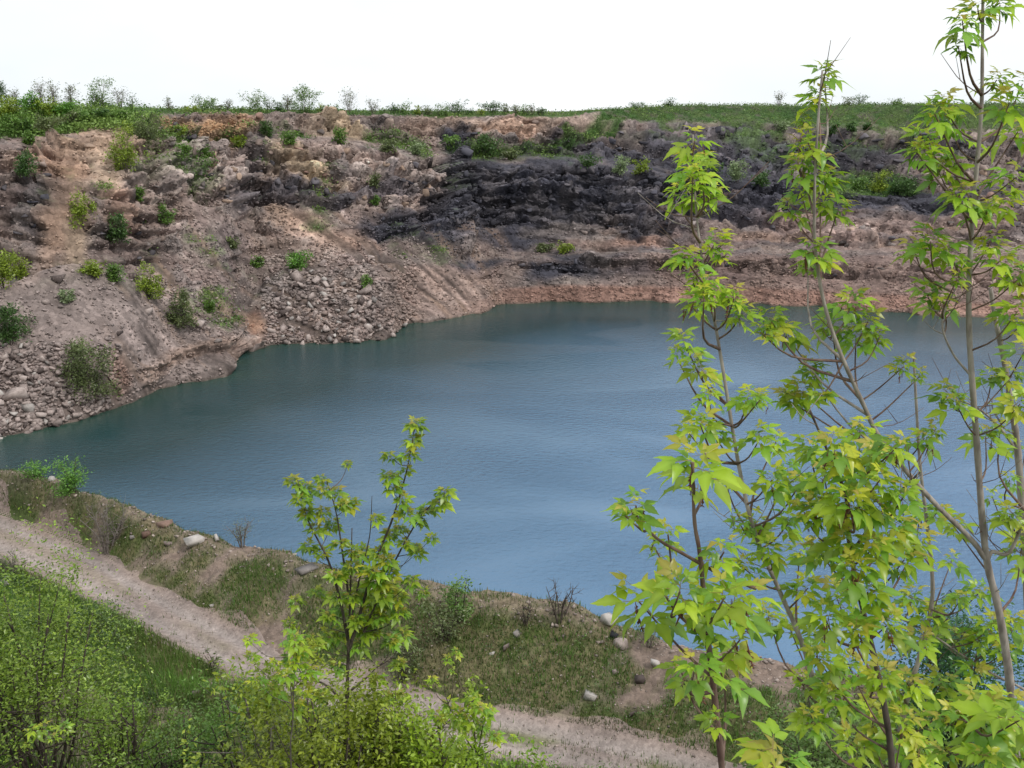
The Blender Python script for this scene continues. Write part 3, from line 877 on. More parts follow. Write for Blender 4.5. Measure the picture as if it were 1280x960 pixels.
for i, (w, p, nrm, sc0, vc) in enumerate(blocks):
    sz = w * .62 * px_m(p)
    V, F = BLK[rnd.randrange(10)]
    yaw = math.atan2(nrm.x, -nrm.y) + rnd.uniform(-.5, .5)
    dim = Vector((sz * rnd.uniform(.9, 1.6), sz * rnd.uniform(.8, 1.2), sz * rnd.uniform(.6, 1.5)))
    rot = Matrix.Rotation(-yaw, 3, 'Z') @ Matrix.Rotation(rnd.uniform(-.25, .25) + .12, 3, 'Y') @ Matrix.Rotation(rnd.uniform(-.25, .25), 3, 'X')
    pos = p - nrm * sz * .12
    if i < 290:
        mi = int(np.argmin([np.abs(vc - c).sum() for c in blk_cols]))
        k = (i % 10, mi)
        if k not in BLKM:
            me = mesh_np('rock_block', *BLK[i % 10]); me.materials.append(blk_mats[mi]); BLKM[k] = me
        o = obj('rock_block', BLKM[k], None, cliff)
        o.matrix_local = Matrix.Translation(pos) @ rot.to_4x4() @ Matrix.Diagonal((*dim, 1))
    else:
        Vs.append((V * np.array(dim)) @ np.array(rot).T + np.array(pos)); Fs.append(F + off); off += len(V)
        Cs.append(np.tile(np.clip(vc * rnd.uniform(.75, 1.4), .02, .6), (len(V), 1)))
obj('small_rock_blocks', mesh_np('small_rock_blocks', np.vstack(Vs), np.vstack(Fs), np.vstack(Cs)), M_RUBBLE, cliff, kind='stuff')

# single boulders: px, py, width px, height factor, material, label
BOULDERS = [
 (203, 657, 28, .5, M_STONE_RED, 'red-brown slab on the berm beside the bright green bush'),
 (185, 668, 17, .6, M_STONE_RED, 'small red-brown block on the berm below the red-brown slab'),
 (243, 679, 27, .6, M_STONE_PALE, 'pale grey split boulder on the berm, left of the white slab'),
 (269, 676, 20, .55, M_STONE_PALE, 'white flat slab on the berm right of the split grey boulder'),
 (212, 680, 14, .7, M_STONE_PINK, 'small mauve stone on the berm left of the split grey boulder'),
 (166, 672, 9, .8, M_STONE_PALE, 'tiny white stone at the foot of the bare grey bush'),
 (384, 712, 30, .3, M_STONE_PALE, 'flat pinkish slab on the berm crest behind the slim sapling'),
 (160, 620, 10, .7, M_STONE_PALE, 'small pale stone on the berm crest above the bare grey bush'),
 (66, 600, 12, .7, M_STONE_PALE, 'grey stone on the berm crest beside the leftmost green bush'),
 (264, 757, 10, .6, M_STONE_PALE, 'single white stone lying at the road edge'),
 (738, 873, 20, .8, M_STONE_PALE, 'pointed grey boulder standing at the foot of the berm'),
 (634, 812, 12, 1.3, M_STONE_PINK, 'upright grey block in the berm turf'),
 (614, 817, 10, .7, M_STONE_PALE, 'small white stone left of the upright grey block'),
 (647, 793, 14, .8, M_STONE_PALE, 'pale rounded stone above the upright grey block'),
 (762, 779, 26, 1.0, M_STONE_PALE, 'large pale boulder on the crest beside the near leaves'),
 (768, 795, 14, .7, M_STONE_DARK, 'dark stone directly under the large pale crest boulder'),
 (778, 806, 24, .6, M_STONE_PINK, 'pink flat stone under the dark stone on the crest'),
 (770, 841, 12, .9, M_STONE_PINK, 'grey stone halfway down the berm right of the pointed boulder'),
 (800, 852, 16, .9, M_STONE_PINK, 'pinkish stone near the right end of the berm slope'),
 (793, 894, 14, .8, M_STONE_PINK, 'tan stone low on the berm right of the pointed boulder'),
 (822, 830, 18, .7, M_STONE_PALE, 'pale stone on the berm partly behind the sapling stems'),
 (20, 957, 34, .6, M_STONE_RED, 'pinkish rock in the grass at the bottom left corner'),
 (204, 952, 32, .9, M_STONE_RED, 'reddish pointed rock in the grass at the bottom edge'),
 (166, 960, 28, .5, M_STONE_RED, 'low pink rock left of the reddish pointed rock'),
 (246, 870, 18, 1.0, M_STONE_PINK, 'leaning pale pink rock among the green shrubs'),
 (5, 733, 24, .6, M_STONE_PALE, 'grey rock on the road side at the left edge'),
 (20, 496, 34, .6, M_STONE_PINK, 'biggest flat boulder in the far left rubble pile'),
 (33, 512, 22, .8, M_STONE_PALE, 'pale block below the biggest boulder of the far left pile'),
 (263, 213, 14, .8, M_STONE_PINK, 'round tan boulder on the left wall ledge'),
 (276, 212, 14, .8, M_STONE_PINK, 'pale boulder right of the round tan one on the ledge'),
 (251, 178, 15, .6, M_STONE_PINK, 'greyish rock outcrop boulder on the upper left bench'),
 (73, 350, 22, .6, M_STONE_PINK, 'dark-sided boulder near the top of the spoil mound'),
 (18, 352, 20, .9, M_STONE_PALE, 'pale upright boulder at the left edge behind the mound'),
 (56, 378, 14, .7, M_STONE_PINK, 'light boulder on the mound beside the small pale bush'),
 (186, 390, 14, .7, M_STONE_PINK, 'light boulder on the right flank of the mound'),
 (152, 418, 14, .7, M_STONE_PINK, 'mauve boulder in the middle of the mound flank'),
 (167, 346, 16, .8, M_STONE_PINK, 'tan boulder behind the mound crest among low bushes'),
 (730, 291, 14, .5, M_STONE_PINK, 'pale slab lying on the dark ledge above the far shore'),
 (250, 405, 20, .6, M_STONE_PINK, 'grey slab at the foot of the bush on the mound end'),
]
for i, (x, y, w, hf, mat, lab) in enumerate(BOULDERS):
    h = hit(x, y)
    if not h: continue
    s = w * .5 * px_m(h[0]) * .9
    V, F = BOULD[i % 8]
    V = V * np.array([s * 1.25, s * 1.1, s * hf * 1.7])
    o = obj('boulder', mesh_np('boulder', V, F), mat, label=lab, cat='boulder')
    o.location = h[0] + Vector((0, 0, s * hf * .25))
    o.rotation_euler = (rnd.uniform(-.15, .15), rnd.uniform(-.15, .15), rnd.uniform(0, 6.28))

# ------------------------------------------------------------------ leaf builders
def quad_leaves(pos, size, cols, rng, updir=.5, aspect=.5):
    """n folded diamond leaves (4 verts, 2 tris) -> V,F,C"""
    n = len(pos)
    d = rng.normal(size=(n, 3)); d[:, 2] = d[:, 2] * .6
    d /= np.linalg.norm(d, axis=1)[:, None]
    up = rng.normal(size=(n, 3)) * .7 + np.array([0, 0, updir * 2])
    s = np.cross(d, up); s /= np.linalg.norm(s, axis=1)[:, None] + 1e-9
    nn = np.cross(s, d)
    L = (size * rng.uniform(.6, 1.3, n))[:, None]
    p = pos
    V = np.stack([p, p + d * L * .5 + s * L * aspect * .5 + nn * L * .1, p + d * L, p + d * L * .5 - s * L * aspect * .5 + nn * L * .1], 1).reshape(-1, 3)
    i = np.arange(n) * 4
    F = np.stack([np.stack([i, i + 1, i + 2], -1), np.stack([i, i + 2, i + 3], -1)], 1).reshape(-1, 3)
    return V, F, np.repeat(cols, 4, axis=0)

def make_shrub(name, base, w, h, nl, leaf, c1, c2, label, cat='bush', group=None, bare=False, seed=0, bark=None, stems=5, shape='round', clump=None, lo=.3):
    """stems fan out from the base, twigs branch off them and leaves sit in clumps round the twig ends"""
    rng = np.random.RandomState(seed + 1000)
    t = thing(name, base, label, cat, group)
    parts, tips = [], []
    for k in range(stems):
        a = k * 6.283 / stems + rng.uniform(-.5, .5)
        spread = rng.uniform(.25, .95)
        if shape == 'tree': spread *= .55
        tip = np.array([math.cos(a) * w * .5 * spread, math.sin(a) * w * .45 * spread, h * (rng.uniform(.68, .97) if (k % 2 == 0 or shape == 'tree' or bare) else rng.uniform(lo, .3 + lo * .5 + .3)) * (1 - .25 * spread ** 2)])
        p0 = np.array([math.cos(a) * w * .03, math.sin(a) * w * .03, -.15 * min(h, 1)])
        if shape == 'tree':
            mid = np.array([rng.normal() * w * .03, rng.normal() * w * .03, h * .32])
        else:
            mid = tip * np.array([.42, .42, .45]) + rng.normal(size=3) * w * .04
        c = spline([p0, mid, tip], 8)
        r0 = min(max(.012, h * (.022 if shape != 'tree' else .03)), .05)
        parts.append(tube(c, np.linspace(r0, r0 * .25, 8), 5))
        tips.append(tip)
        for j in range(6 if bare else 5):
            f = rng.uniform(max(.12, lo - .15) if not (bare or shape == 'tree') else .35, .95); q = c[int(f * 7)]
            dr = rng.normal(size=3); dr[2] = abs(dr[2]) * .8 + (.25 if bare or shape == 'tree' else .05); dr /= np.linalg.norm(dr)
            e = q + dr * h * rng.uniform(.15, .32) * (1.1 if bare else 1)
            m = (q + e) / 2 + rng.normal(size=3) * h * .03
            parts.append(tube(spline([q, m, e], 5), np.linspace(r0 * .4, r0 * .1, 5), 4))
            tips.append(e)
            if bare:
                for _ in range(3):
                    d2 = rng.normal(size=3); d2[2] = abs(d2[2]); d2 /= np.linalg.norm(d2)
                    e2 = m + d2 * h * rng.uniform(.1, .22)
                    parts.append(tube(np.array([m, (m + e2) / 2 + rng.normal(size=3) * h * .01, e2]), np.array([r0 * .22, r0 * .15, r0 * .06]), 3))
                    tips.append(e2)
    obj('stem', tube_mesh('stem', parts), bark or M_BARK_DARK, t)
    if nl > 0:
        tips = np.array(tips)
        ext = []
        m = max(8, int(nl ** .5 * 1.2))
        for _ in range(m):
            b = tips[rng.randint(len(tips))]
            ext.append(b + rng.normal(size=3) * np.array([w, w, h]) * .07)
        cen = np.vstack([tips, ext])
        wgt = rng.uniform(.2, 1, len(cen)); wgt /= wgt.sum()
        ci = rng.choice(len(cen), nl, p=wgt)
        cl = (clump or .10)
        pos = cen[ci] + np.clip(rng.normal(size=(nl, 3)), -1.9, 1.9) * np.array([w, w, h * .85]) * cl * rng.uniform(.5, 1.3, len(cen))[ci][:, None]
        pos[:, 2] = np.clip(pos[:, 2], .02 * h, None)
        ctone = rng.uniform(0, 1, len(cen))
        f = np.clip(.55 * ctone[ci] + .45 * rng.uniform(0, 1, nl), 0, 1)[:, None]
        cols = (np.array(c1) * (1 - f) + np.array(c2) * f) * rng.uniform(.75, 1.25, (nl, 1)) * rng.uniform(.72, 1.18, len(cen))[ci][:, None]
        V, F, Cc = quad_leaves(pos, leaf, cols, rng)
        obj('foliage', mesh_np('foliage', V, F, Cc), M_SHRUB, t, kind='stuff')
    return t

YG = ((.18, .26, .03), (.34, .44, .05)); MG = ((.08, .17, .03), (.19, .32, .06)); DG = ((.05, .115, .028), (.11, .20, .05)); PG = ((.20, .28, .12), (.36, .44, .24))
OG = ((.11, .15, .055), (.20, .24, .09)); BG = ((.10, .25, .03), (.20, .40, .07))
# shrubs on the quarry walls: px, base py, width, height px, colour, label
WALL = [
 (158, 214, 34, 50, YG, 'tall yellow-green shrub on the orange left wall'),
 (186, 188, 44, 40, OG, 'grey-green bush right of the tall yellow-green shrub'),
 (34, 220, 28, 30, DG, 'dark green bush on the left wall near the left edge'),
 (37, 180, 14, 16, MG, 'tiny green bush below the rim scrub at far left'),
 (104, 284, 22, 46, YG, 'narrow olive shrub in the gully right of the orange chute'),
 (149, 303, 34, 36, DG, 'dark green bush low on the left wall below the pale orange rock'),
 (176, 278, 20, 22, MG, 'small green bush right of the pale orange rock'),
 (210, 280, 18, 24, MG, 'small bright bush alone on grey talus of the left wall'),
 (261, 208, 20, 24, MG, 'small bush behind the round tan boulder'),
 (231, 197, 24, 16, MG, 'low bush on the left wall ledge left of the tan boulder'),
 (187, 374, 30, 46, YG, 'conical yellow-green shrub behind the mound'),
 (118, 347, 32, 20, YG, 'low yellow-green bush along the mound crest'),
 (146, 352, 24, 26, MG, 'green bush between the mound crest and the conical shrub'),
 (229, 410, 34, 48, OG, 'upright olive shrub at the right end of the mound'),
 (262, 390, 13, 15, MG, 'tiny bush right of the upright olive shrub'),
 (14, 430, 48, 50, DG, 'dense dark green bush at the left edge of the mound'),
 (84, 378, 18, 17, PG, 'small pale bush near the top of the mound'),
 (116, 496, 64, 72, OG, 'large olive bush at the foot of the mound above the boulders'),
 (4, 360, 36, 46, YG, 'yellow-green shrub behind the mound cut by the left edge'),
 (26, 348, 24, 28, YG, 'small yellow-green shrub left of the mound top'),
 (373, 337, 40, 22, BG, 'bright green grassy tuft above the boulder fan'),
 (320, 334, 18, 13, MG, 'small green tuft left of the bright grassy tuft'),
 (458, 362, 14, 18, MG, 'small tuft on red talus right of the boulder fan'),
 (563, 186, 26, 18, MG, 'green bush on the upper bench left of the dark pinnacle'),
 (609, 197, 36, 26, DG, 'dark green bush on the upper bench above the dark pinnacle'),
 (640, 200, 26, 14, OG, 'low olive bush right of the dark bench bush'),
 (520, 194, 20, 16, PG, 'pale green round bush on the upper bench'),
 (484, 190, 34, 14, OG, 'wide low olive bush left of the pale round bench bush'),
 (426, 180, 20, 20, MG, 'green bush under the pale upper rock face'),
 (364, 180, 30, 16, MG, 'low bush on the bench above the pale rock slab'),
 (333, 170, 16, 20, DG, 'dark bush under the rim left of centre'),
 (300, 183, 18, 14, YG, 'yellowish tuft on the upper bench left part'),
 (224, 168, 24, 12, YG, 'yellowish low bush under the orange rim band'),
 (290, 310, 22, 16, OG, 'olive tuft on grey talus left of centre'),
 (176, 250, 14, 16, MG, 'small bush beside the pale orange rock top'),
 (775, 217, 24, 22, PG, 'silvery pale round bush on the far bench'),
 (802, 217, 24, 18, YG, 'yellow-green bush right of the silvery round bush'),
 (735, 208, 34, 14, DG, 'dark low bush left of the silvery round bush'),
 (921, 228, 30, 28, PG, 'pale grey-green bush on the far bench near the left sapling top'),
 (890, 226, 26, 20, DG, 'dark green bush left of the pale grey-green bench bush'),
 (950, 232, 30, 16, DG, 'dark low bush right of the pale grey-green bench bush'),
 (1072, 240, 26, 18, MG, 'green bush on the right bench below the reddish band'),
 (1098, 242, 26, 26, YG, 'lighter green bush in the middle of the right bench'),
 (1128, 244, 34, 24, DG, 'dark green bush at the right end of the bench'),
 (1040, 168, 16, 12, DG, 'small dark bush on the grassy slope behind the middle sapling'),
 (1064, 164, 14, 10, DG, 'second small dark bush right of the middle sapling on the grassy slope'),
 (1084, 163, 14, 10, DG, 'third small dark bush right of the middle sapling on the grassy slope'),
 (978, 163, 18, 12, PG, 'pale small bush on the grassy slope left of the middle sapling'),
 (680, 315, 26, 12, OG, 'olive tuft on the lower bench under the dark face'),
 (705, 317, 22, 14, YG, 'yellowish tuft on the lower bench right of the olive tuft'),
 (470, 234, 20, 16, OG, 'olive tuft beside the dark ledge left of the pinnacle'),
 (470, 258, 14, 12, MG, 'green tuft below the dark ledge left of the pinnacle'),
]
WALL += [
 (10, 150, 40, 26, YG, 'yellowish scrub bush on the left rim at the picture edge'),
 (22, 166, 44, 24, MG, 'green scrub bush low on the left rim at the picture edge'),
 (40, 142, 36, 24, BG, 'bright green scrub bush under the tall bare rim trees'),
 (62, 146, 30, 22, YG, 'yellow-green scrub bush right under the tall bare rim trees'),
 (84, 146, 36, 20, BG, 'green scrub bush left of the dense rim tree'),
 (60, 162, 40, 18, OG, 'olive scrub bush above the orange chute'),
 (88, 158, 30, 16, OG, 'grey-green scrub bush on the rim above the orange face'),
 (110, 152, 34, 16, MG, 'green scrub bush under the dense rim tree'),
 (128, 150, 26, 14, DG, 'dark scrub bush at the right end of the left rim scrub'),
 (32, 168, 20, 16, DG, 'dark little scrub bush hanging over the left wall top'),
 (150, 150, 40, 12, MG, 'low green scrub bush right of the left rim scrub'),
]
for i, (x, y, w, hh, cc, lab) in enumerate(WALL):
    h = hit(x, y, B_CLIFF)
    if not h: continue
    k = px_m(h[0])
    make_shrub('bush', h[0], w * k, hh * k * 1.08, int(300 + w * hh * 1.1), 2.6 * k + .06, *cc, label=lab, group='bushes on the quarry walls', seed=i, clump=.09)

# trees and scrub along the rim: px, width, height px, colour, leaf amount, label
RIM = [
 (4, 22, 34, DG, .8, 'dark tree on the rim cut by the left edge'),
 (21, 16, 26, OG, .15, 'thin bare tree on the rim, second from the left edge'),
 (52, 16, 34, OG, .15, 'tall bare tree on the left rim above the yellow scrub'),
 (68, 16, 34, OG, .2, 'tall thin tree right of the bare one on the left rim'),
 (91, 18, 30, OG, .22, 'thin tree on the left rim before the dense bushy tree'),
 (127, 34, 36, MG, .8, 'dense bushy green tree on the left rim'),
 (152, 22, 26, OG, .1, 'purplish bare bush right of the dense bushy rim tree'),
 (168, 18, 20, DG, .4, 'small green tree right of the purplish bare bush'),
 (213, 16, 14, OG, .1, 'tiny bare bush on the rim in the left quarter'),
 (258, 36, 20, MG, .7, 'wide low green bush on the rim above the orange face'),
 (286, 12, 12, OG, .3, 'tiny rim bush left of the round-topped tree'),
 (318, 30, 28, MG, .6, 'round-topped green tree on the orange rim'),
 (337, 16, 20, DG, .4, 'thin dark tree right of the round-topped rim tree'),
 (360, 14, 22, OG, .3, 'thin tree at the left end of the widest rim bush'),
 (382, 44, 30, MG, .8, 'widest bushy green tree on the rim, left of centre'),
 (418, 16, 10, MG, .8, 'tiny rim bush between the widest bush and the lone bare tree'),
 (438, 20, 30, OG, .12, 'lone bare tree on the rim left of centre'),
 (466, 16, 18, OG, .12, 'faint bare sapling right of the lone bare rim tree'),
 (505, 26, 12, MG, .7, 'low green bush on the rim right of the bare sapling'),
 (548, 24, 12, MG, .7, 'low green bush on the rim before the twin bushes'),
 (570, 30, 16, DG, .7, 'left one of the twin dark green rim bushes at centre'),
 (615, 32, 16, DG, .8, 'right one of the twin dark green rim bushes at centre'),
 (645, 12, 12, OG, .3, 'thin rim bush right of the twin dark bushes'),
 (664, 14, 12, OG, .2, 'purplish rim bush above the orange cliff end'),
 (795, 26, 7, DG, .9, 'low dark bush on the grassy rim right of centre'),
 (835, 24, 8, DG, .9, 'low dark bush on the grassy rim before the left sapling top'),
 (974, 18, 16, OG, .05, 'small bare tree on the grassy right rim'),
 (1058, 30, 10, OG, .5, 'hazy low bush on the rim right of the middle sapling'),
 (1075, 24, 10, DG, .5, 'dark low bush on the rim right of the hazy low bush'),
 (1120, 26, 8, MG, .6, 'low green bush on the rim left of the tall right sapling'),
 (1170, 26, 9, MG, .6, 'low green bush on the rim just beside the tall right sapling'),
]
for i, x in enumerate((480, 492, 522, 534, 556, 586, 600, 632, 654, 676, 240, 272, 302, 350, 402)):
    where = ['at the foot of the faint bare sapling', 'just right of the faint bare sapling', 'left of the low bush before the twins', 'close beside the low bush before the twins', 'touching the left twin bush', 'in the gap right of the left twin bush', 'in the gap left of the right twin bush',
             'just right of the right twin bush', 'before the purplish rim bush', 'right of the purplish rim bush', 'left of the wide low rim bush', 'right of the wide low rim bush', 'left of the round-topped rim tree', 'left of the widest rim bush', 'right of the widest rim bush'][i]
    RIM.append((x, 14 + (i * 7) % 12, 6 + (i * 5) % 6, [MG, DG, YG, OG][i % 4], .9, 'small low scrub bush on the rim ' + where))
def rim_point(px, back=1.5):
    c = int(np.argmin(np.abs(PXC - px)))
    g = W[sum(rows_n[:8]) + 1, c]
    s = 1 + back / g[1]
    p = Vector((g[0] * s, g[1] * s, 60))
    r = B_CLIFF.ray_cast(p, Vector((0, 0, -1)))
    return r[0] if r[0] is not None else Vector(g)
LG = ((.11, .20, .05), (.22, .34, .10)); LD = ((.06, .13, .04), (.13, .22, .07))
for i, (x, w, hh, cc, amt, lab) in enumerate(RIM):
    cc = LG if cc is MG else LD if cc is DG else cc
    p = rim_point(x, rnd.uniform(1.0, 5.0))
    k = px_m(p)
    tall = hh > w * .8
    make_shrub('rim_tree' if tall else 'rim_bush', p - Vector((0, 0, .2)), w * k, (hh * 1.05 + 3) * k, int(w * hh * 2.2 * amt) + 90, 1.7 * k + .05, *cc, label=lab, cat='tree' if tall else 'bush', group='trees and bushes along the rim',
               seed=300 + i, bare=amt < .35, shape='tree' if (hh > w * 1.5) else 'round', bark=M_BARK_DEAD, stems=7, clump=.085)
# scrub and grass fringe on the rim, the grassy slope and the upper benches (uncountable)
rng = np.random.RandomState(11)
cand = np.argwhere((GM > .35) & (LEV > 3) & (LEV < 9.6) & (PX > -60) & (PX < 1340))
cand = cand[rng.choice(len(cand), 15000)]
pos = W[cand[:, 0], cand[:, 1]] + rng.normal(size=(len(cand), 3)) * np.array([.4, .4, .05])
left = (PX[cand[:, 0], cand[:, 1]] < 190) & (LEV[cand[:, 0], cand[:, 1]] > 6.5)
f = rng.uniform(0, 1, (len(cand), 1))
tone = np.clip(.5 + .6 * fbm(pos, 6, 3, 88), 0, 1)[:, None]
cg = (C(.06, .13, .03) * (1 - tone) + C(.17, .25, .06) * tone) * (.7 + .6 * f) * np.where(left, 1.45, 1.15)[:, None]
pos2 = np.repeat(pos, 4, axis=0) + rng.normal(size=(len(pos) * 4, 3)) * np.array([.45, .45, .22]) * np.where(np.repeat(left, 4), 1.4, 1.0)[:, None]
pos2[:, 2] += np.abs(rng.normal(size=len(pos2))) * np.where(np.repeat(left, 4), .3, .15)
Vq, Fq, Cq = quad_leaves(pos2, .42, np.repeat(cg, 4, axis=0), rng)
obj('rim_grass', mesh_np('rim_grass', Vq, Fq, Cq), M_GRASS, label='green grass and scrub covering the quarry rim and upper slopes', kind='stuff')

# ------------------------------------------------------------------ grass and herbs on the near slope and berm (uncountable)
def blades(P, Hh, cols, rng, wid=.012, lean=.45):
    n = len(P)
    a = rng.uniform(0, 6.283, n); s = np.stack([np.cos(a), np.sin(a), 0 * a], -1) * (wid * rng.uniform(.6, 1.5, n))[:, None]
    b = rng.uniform(0, 6.283, n); l = np.stack([np.cos(b), np.sin(b), 0 * b], -1) * (Hh * lean * rng.uniform(0, 1.3, n))[:, None]
    tip = P + l + np.stack([0 * a, 0 * a, Hh], -1)
    V = np.stack([P - s, P + s, tip], 1).reshape(-1, 3)
    return V, np.arange(n * 3).reshape(-1, 3), np.repeat(cols, 3, axis=0)
def scatter_ground(n, xr, yr, rng):
    x = rng.uniform(*xr, n); y = rng.uniform(*yr, n)
    iy = np.clip(np.searchsorted(gy, y), 0, len(gy) - 1); ix = np.clip(np.searchsorted(gx, x), 0, len(gx) - 1)
    g = GMASK[iy, ix]
    keep = (rng.uniform(0, 1, n) < g ** 1.2) & ((np.abs(y - road_y(x)) > road_w(x) * .92) | (rng.uniform(0, 1, n) < .035 + .28 * np.exp(-((y - road_y(x)) / .35) ** 2) * (x > -4)))
    x, y = x[keep], y[keep]
    return np.stack([x, y, ground_z(x, y) - .01], -1)
rng = np.random.RandomState(21)
P = scatter_ground(430000, (-28, 14), (15, 46), rng)
P = P[(P[:, 1] < crest_y(P[:, 0]) + 1.0)]
tn = np.clip(.5 + .8 * fbm(P * np.array([1, 1, 0]), 2.5, 3, 71), 0, 1)[:, None]
near = (P[:, 1] < road_y(P[:, 0]) - road_w(P[:, 0]))
Hh = np.where(near, .26, .13) * rng.uniform(.5, 1.4, len(P)) * (1 + .5 * tn[:, 0])
cg = np.where(near[:, None], 1.2, .82) * (C(.085, .125, .03) * (1 - tn) + C(.12, .23, .045) * tn) * rng.uniform(.7, 1.35, (len(P), 1))
dr = (rng.uniform(0, 1, len(P)) < np.where(near, .12, .16))
cg[dr] = C(.24, .20, .11) * rng.uniform(.7, 1.2, (dr.sum(), 1))
V, F, Cc = blades(P, Hh, cg, rng, wid=.014)
obj('grass', mesh_np('grass', V, F, Cc), M_GRASS, label='short patchy grass on the berm and near slope', kind='stuff')
# broad-leaved herbs on the near slope
P = scatter_ground(27000, (-26, 8), (14, 36), rng)
P = P[(P[:, 1] < road_y(P[:, 0]) - road_w(P[:, 0]) - .2)]
sel = fbm(P * np.array([1, 1, 0]), 2.2, 3, 73) > -.15
P = P[sel]
tn = np.clip(.5 + .8 * fbm(P * np.array([1, 1, 0]), 1.6, 3, 74), 0, 1)[:, None]
hh = (.12 + .75 * np.clip(fbm(P * np.array([1, 1, 0]), 2.4, 3, 75) + .2, 0, 1) ** 1.3)
k = 15
pos = np.repeat(P, k, axis=0) + rng.normal(size=(len(P) * k, 3)) * np.array([.12, .12, 0])
pos[:, 2] += rng.uniform(.05, 1, len(pos)) * np.repeat(hh, k)
cg = np.repeat((C(.06, .115, .03) * (1 - tn) + C(.16, .25, .055) * tn), k, axis=0) * rng.uniform(.7, 1.35, (len(pos), 1))
V, F, Cc = quad_leaves(pos, .09, cg, rng)
obj('undergrowth', mesh_np('undergrowth', V, F, Cc), M_SHRUB, label='leafy green weeds covering the slope below the road', kind='stuff')
# low tufts and weeds on the berm
P = scatter_ground(9000, (-28, 13), (22, 46), rng)
P = P[(P[:, 1] > road_y(P[:, 0]) + road_w(P[:, 0]) + .3) & (P[:, 1] < crest_y(P[:, 0]) + .6)]
P = P[fbm(P * np.array([1, 1, 0]), 1.7, 3, 83) > .05]
tn = np.clip(.5 + .9 * fbm(P * np.array([1, 1, 0]), 1.2, 3, 84), 0, 1)[:, None]
pos = np.repeat(P, 9, axis=0) + rng.normal(size=(len(P) * 9, 3)) * np.array([.10, .10, 0])
pos[:, 2] += rng.uniform(.02, 1, len(pos)) * np.repeat(.1 + .22 * tn[:, 0], 9)
cg = np.repeat((C(.06, .10, .035) * (1 - tn) + C(.12, .22, .05) * tn), 9, axis=0) * rng.uniform(.7, 1.35, (len(pos), 1))
V, F, Cc = quad_leaves(pos, .075, cg, rng)
obj('berm_weeds', mesh_np('berm_weeds', V, F, Cc), M_SHRUB, label='low green weeds in patches over the berm', kind='stuff')
# pebbles on the road and berm
P = np.stack([rng.uniform(-28, 12, 9000), np.zeros(9000), np.zeros(9000)], -1)
P[:, 1] = road_y(P[:, 0]) + rng.uniform(-3.4, 7, 9000)
P = P[P[:, 1] < crest_y(P[:, 0]) + .8]
P[:, 2] = ground_z(P[:, 0], P[:, 1])
sz = .018 + .05 * rng.uniform(0, 1, len(P)) ** 4
sz *= np.where(np.abs(P[:, 1] - crest_y(P[:, 0])) < .9, 1.7, 1.0)
obj('pebbles', rubble_mesh([((p[0], p[1], p[2] + s * .3), s) for p, s in zip(P, sz)], [C(.34, .28, .25) * rng.uniform(.6, 1.5) for _ in P]), M_RUBBLE, label='loose pebbles on the road and berm', kind='stuff')

# shrubs on the berm and the near slope
BERM = [
 (92, 614, 46, 44, BG, 'bright green bush on the berm crest at far left', 700, False),
 (42, 596, 50, 14, BG, 'low bright green bush left of the taller crest bush', 300, False),
 (240, 664, 50, 44, BG, 'bright green leafy bush on the crest beside the slabs', 520, False),
 (172, 632, 16, 10, BG, 'tiny bright green tuft on the crest right of the bare bush', 120, False),
 (135, 690, 66, 72, OG, 'bare grey-brown bush on the berm slope', 120, True),
 (303, 684, 46, 36, OG, 'thin twiggy bush on the crest right of the white slab', 110, True),
 (572, 778, 56, 52, MG, 'feathery green bush on the crest right of the slim sapling', 420, False),
 (556, 800, 60, 50, OG, 'grey-green twiggy bush below the feathery crest bush', 260, False),
 (700, 776, 74, 50, OG, 'dead black twiggy bush on the crest', 0, True),
 (658, 780, 34, 34, OG, 'small dead twiggy bush left of the black one', 30, True),
 (505, 850, 50, 60, OG, 'grey-green bush at the far side of the road', 300, False),
 (812, 808, 46, 30, OG, 'dry grey bush on the crest right of the pale boulder', 200, True),
 (18, 722, 60, 40, OG, 'dry twiggy bush on the road verge at the left edge', 160, True),
 (268, 840, 26, 32, OG, 'sparse sprig growing at the road edge', 60, False),
]
for i, (x, y, w, hh, cc, lab, nl, bare) in enumerate(BERM):
    h = hit(x, y, B_HILL)
    if not h: continue
    k = px_m(h[0])
    make_shrub('bush', h[0], w * k, hh * k * 1.1, int(nl * 2.6), .11 if not bare else .06, *cc, label=lab, group='bushes on the berm', seed=500 + i, bare=bare, bark=M_BARK_DARK if 'black' in lab or not bare else M_BARK_DEAD, stems=6, clump=.10)

def ground_under(px, Y):
    p = at_y(px, 700, Y)
    return Vector((p.x, Y, float(ground_z(p.x, Y))))
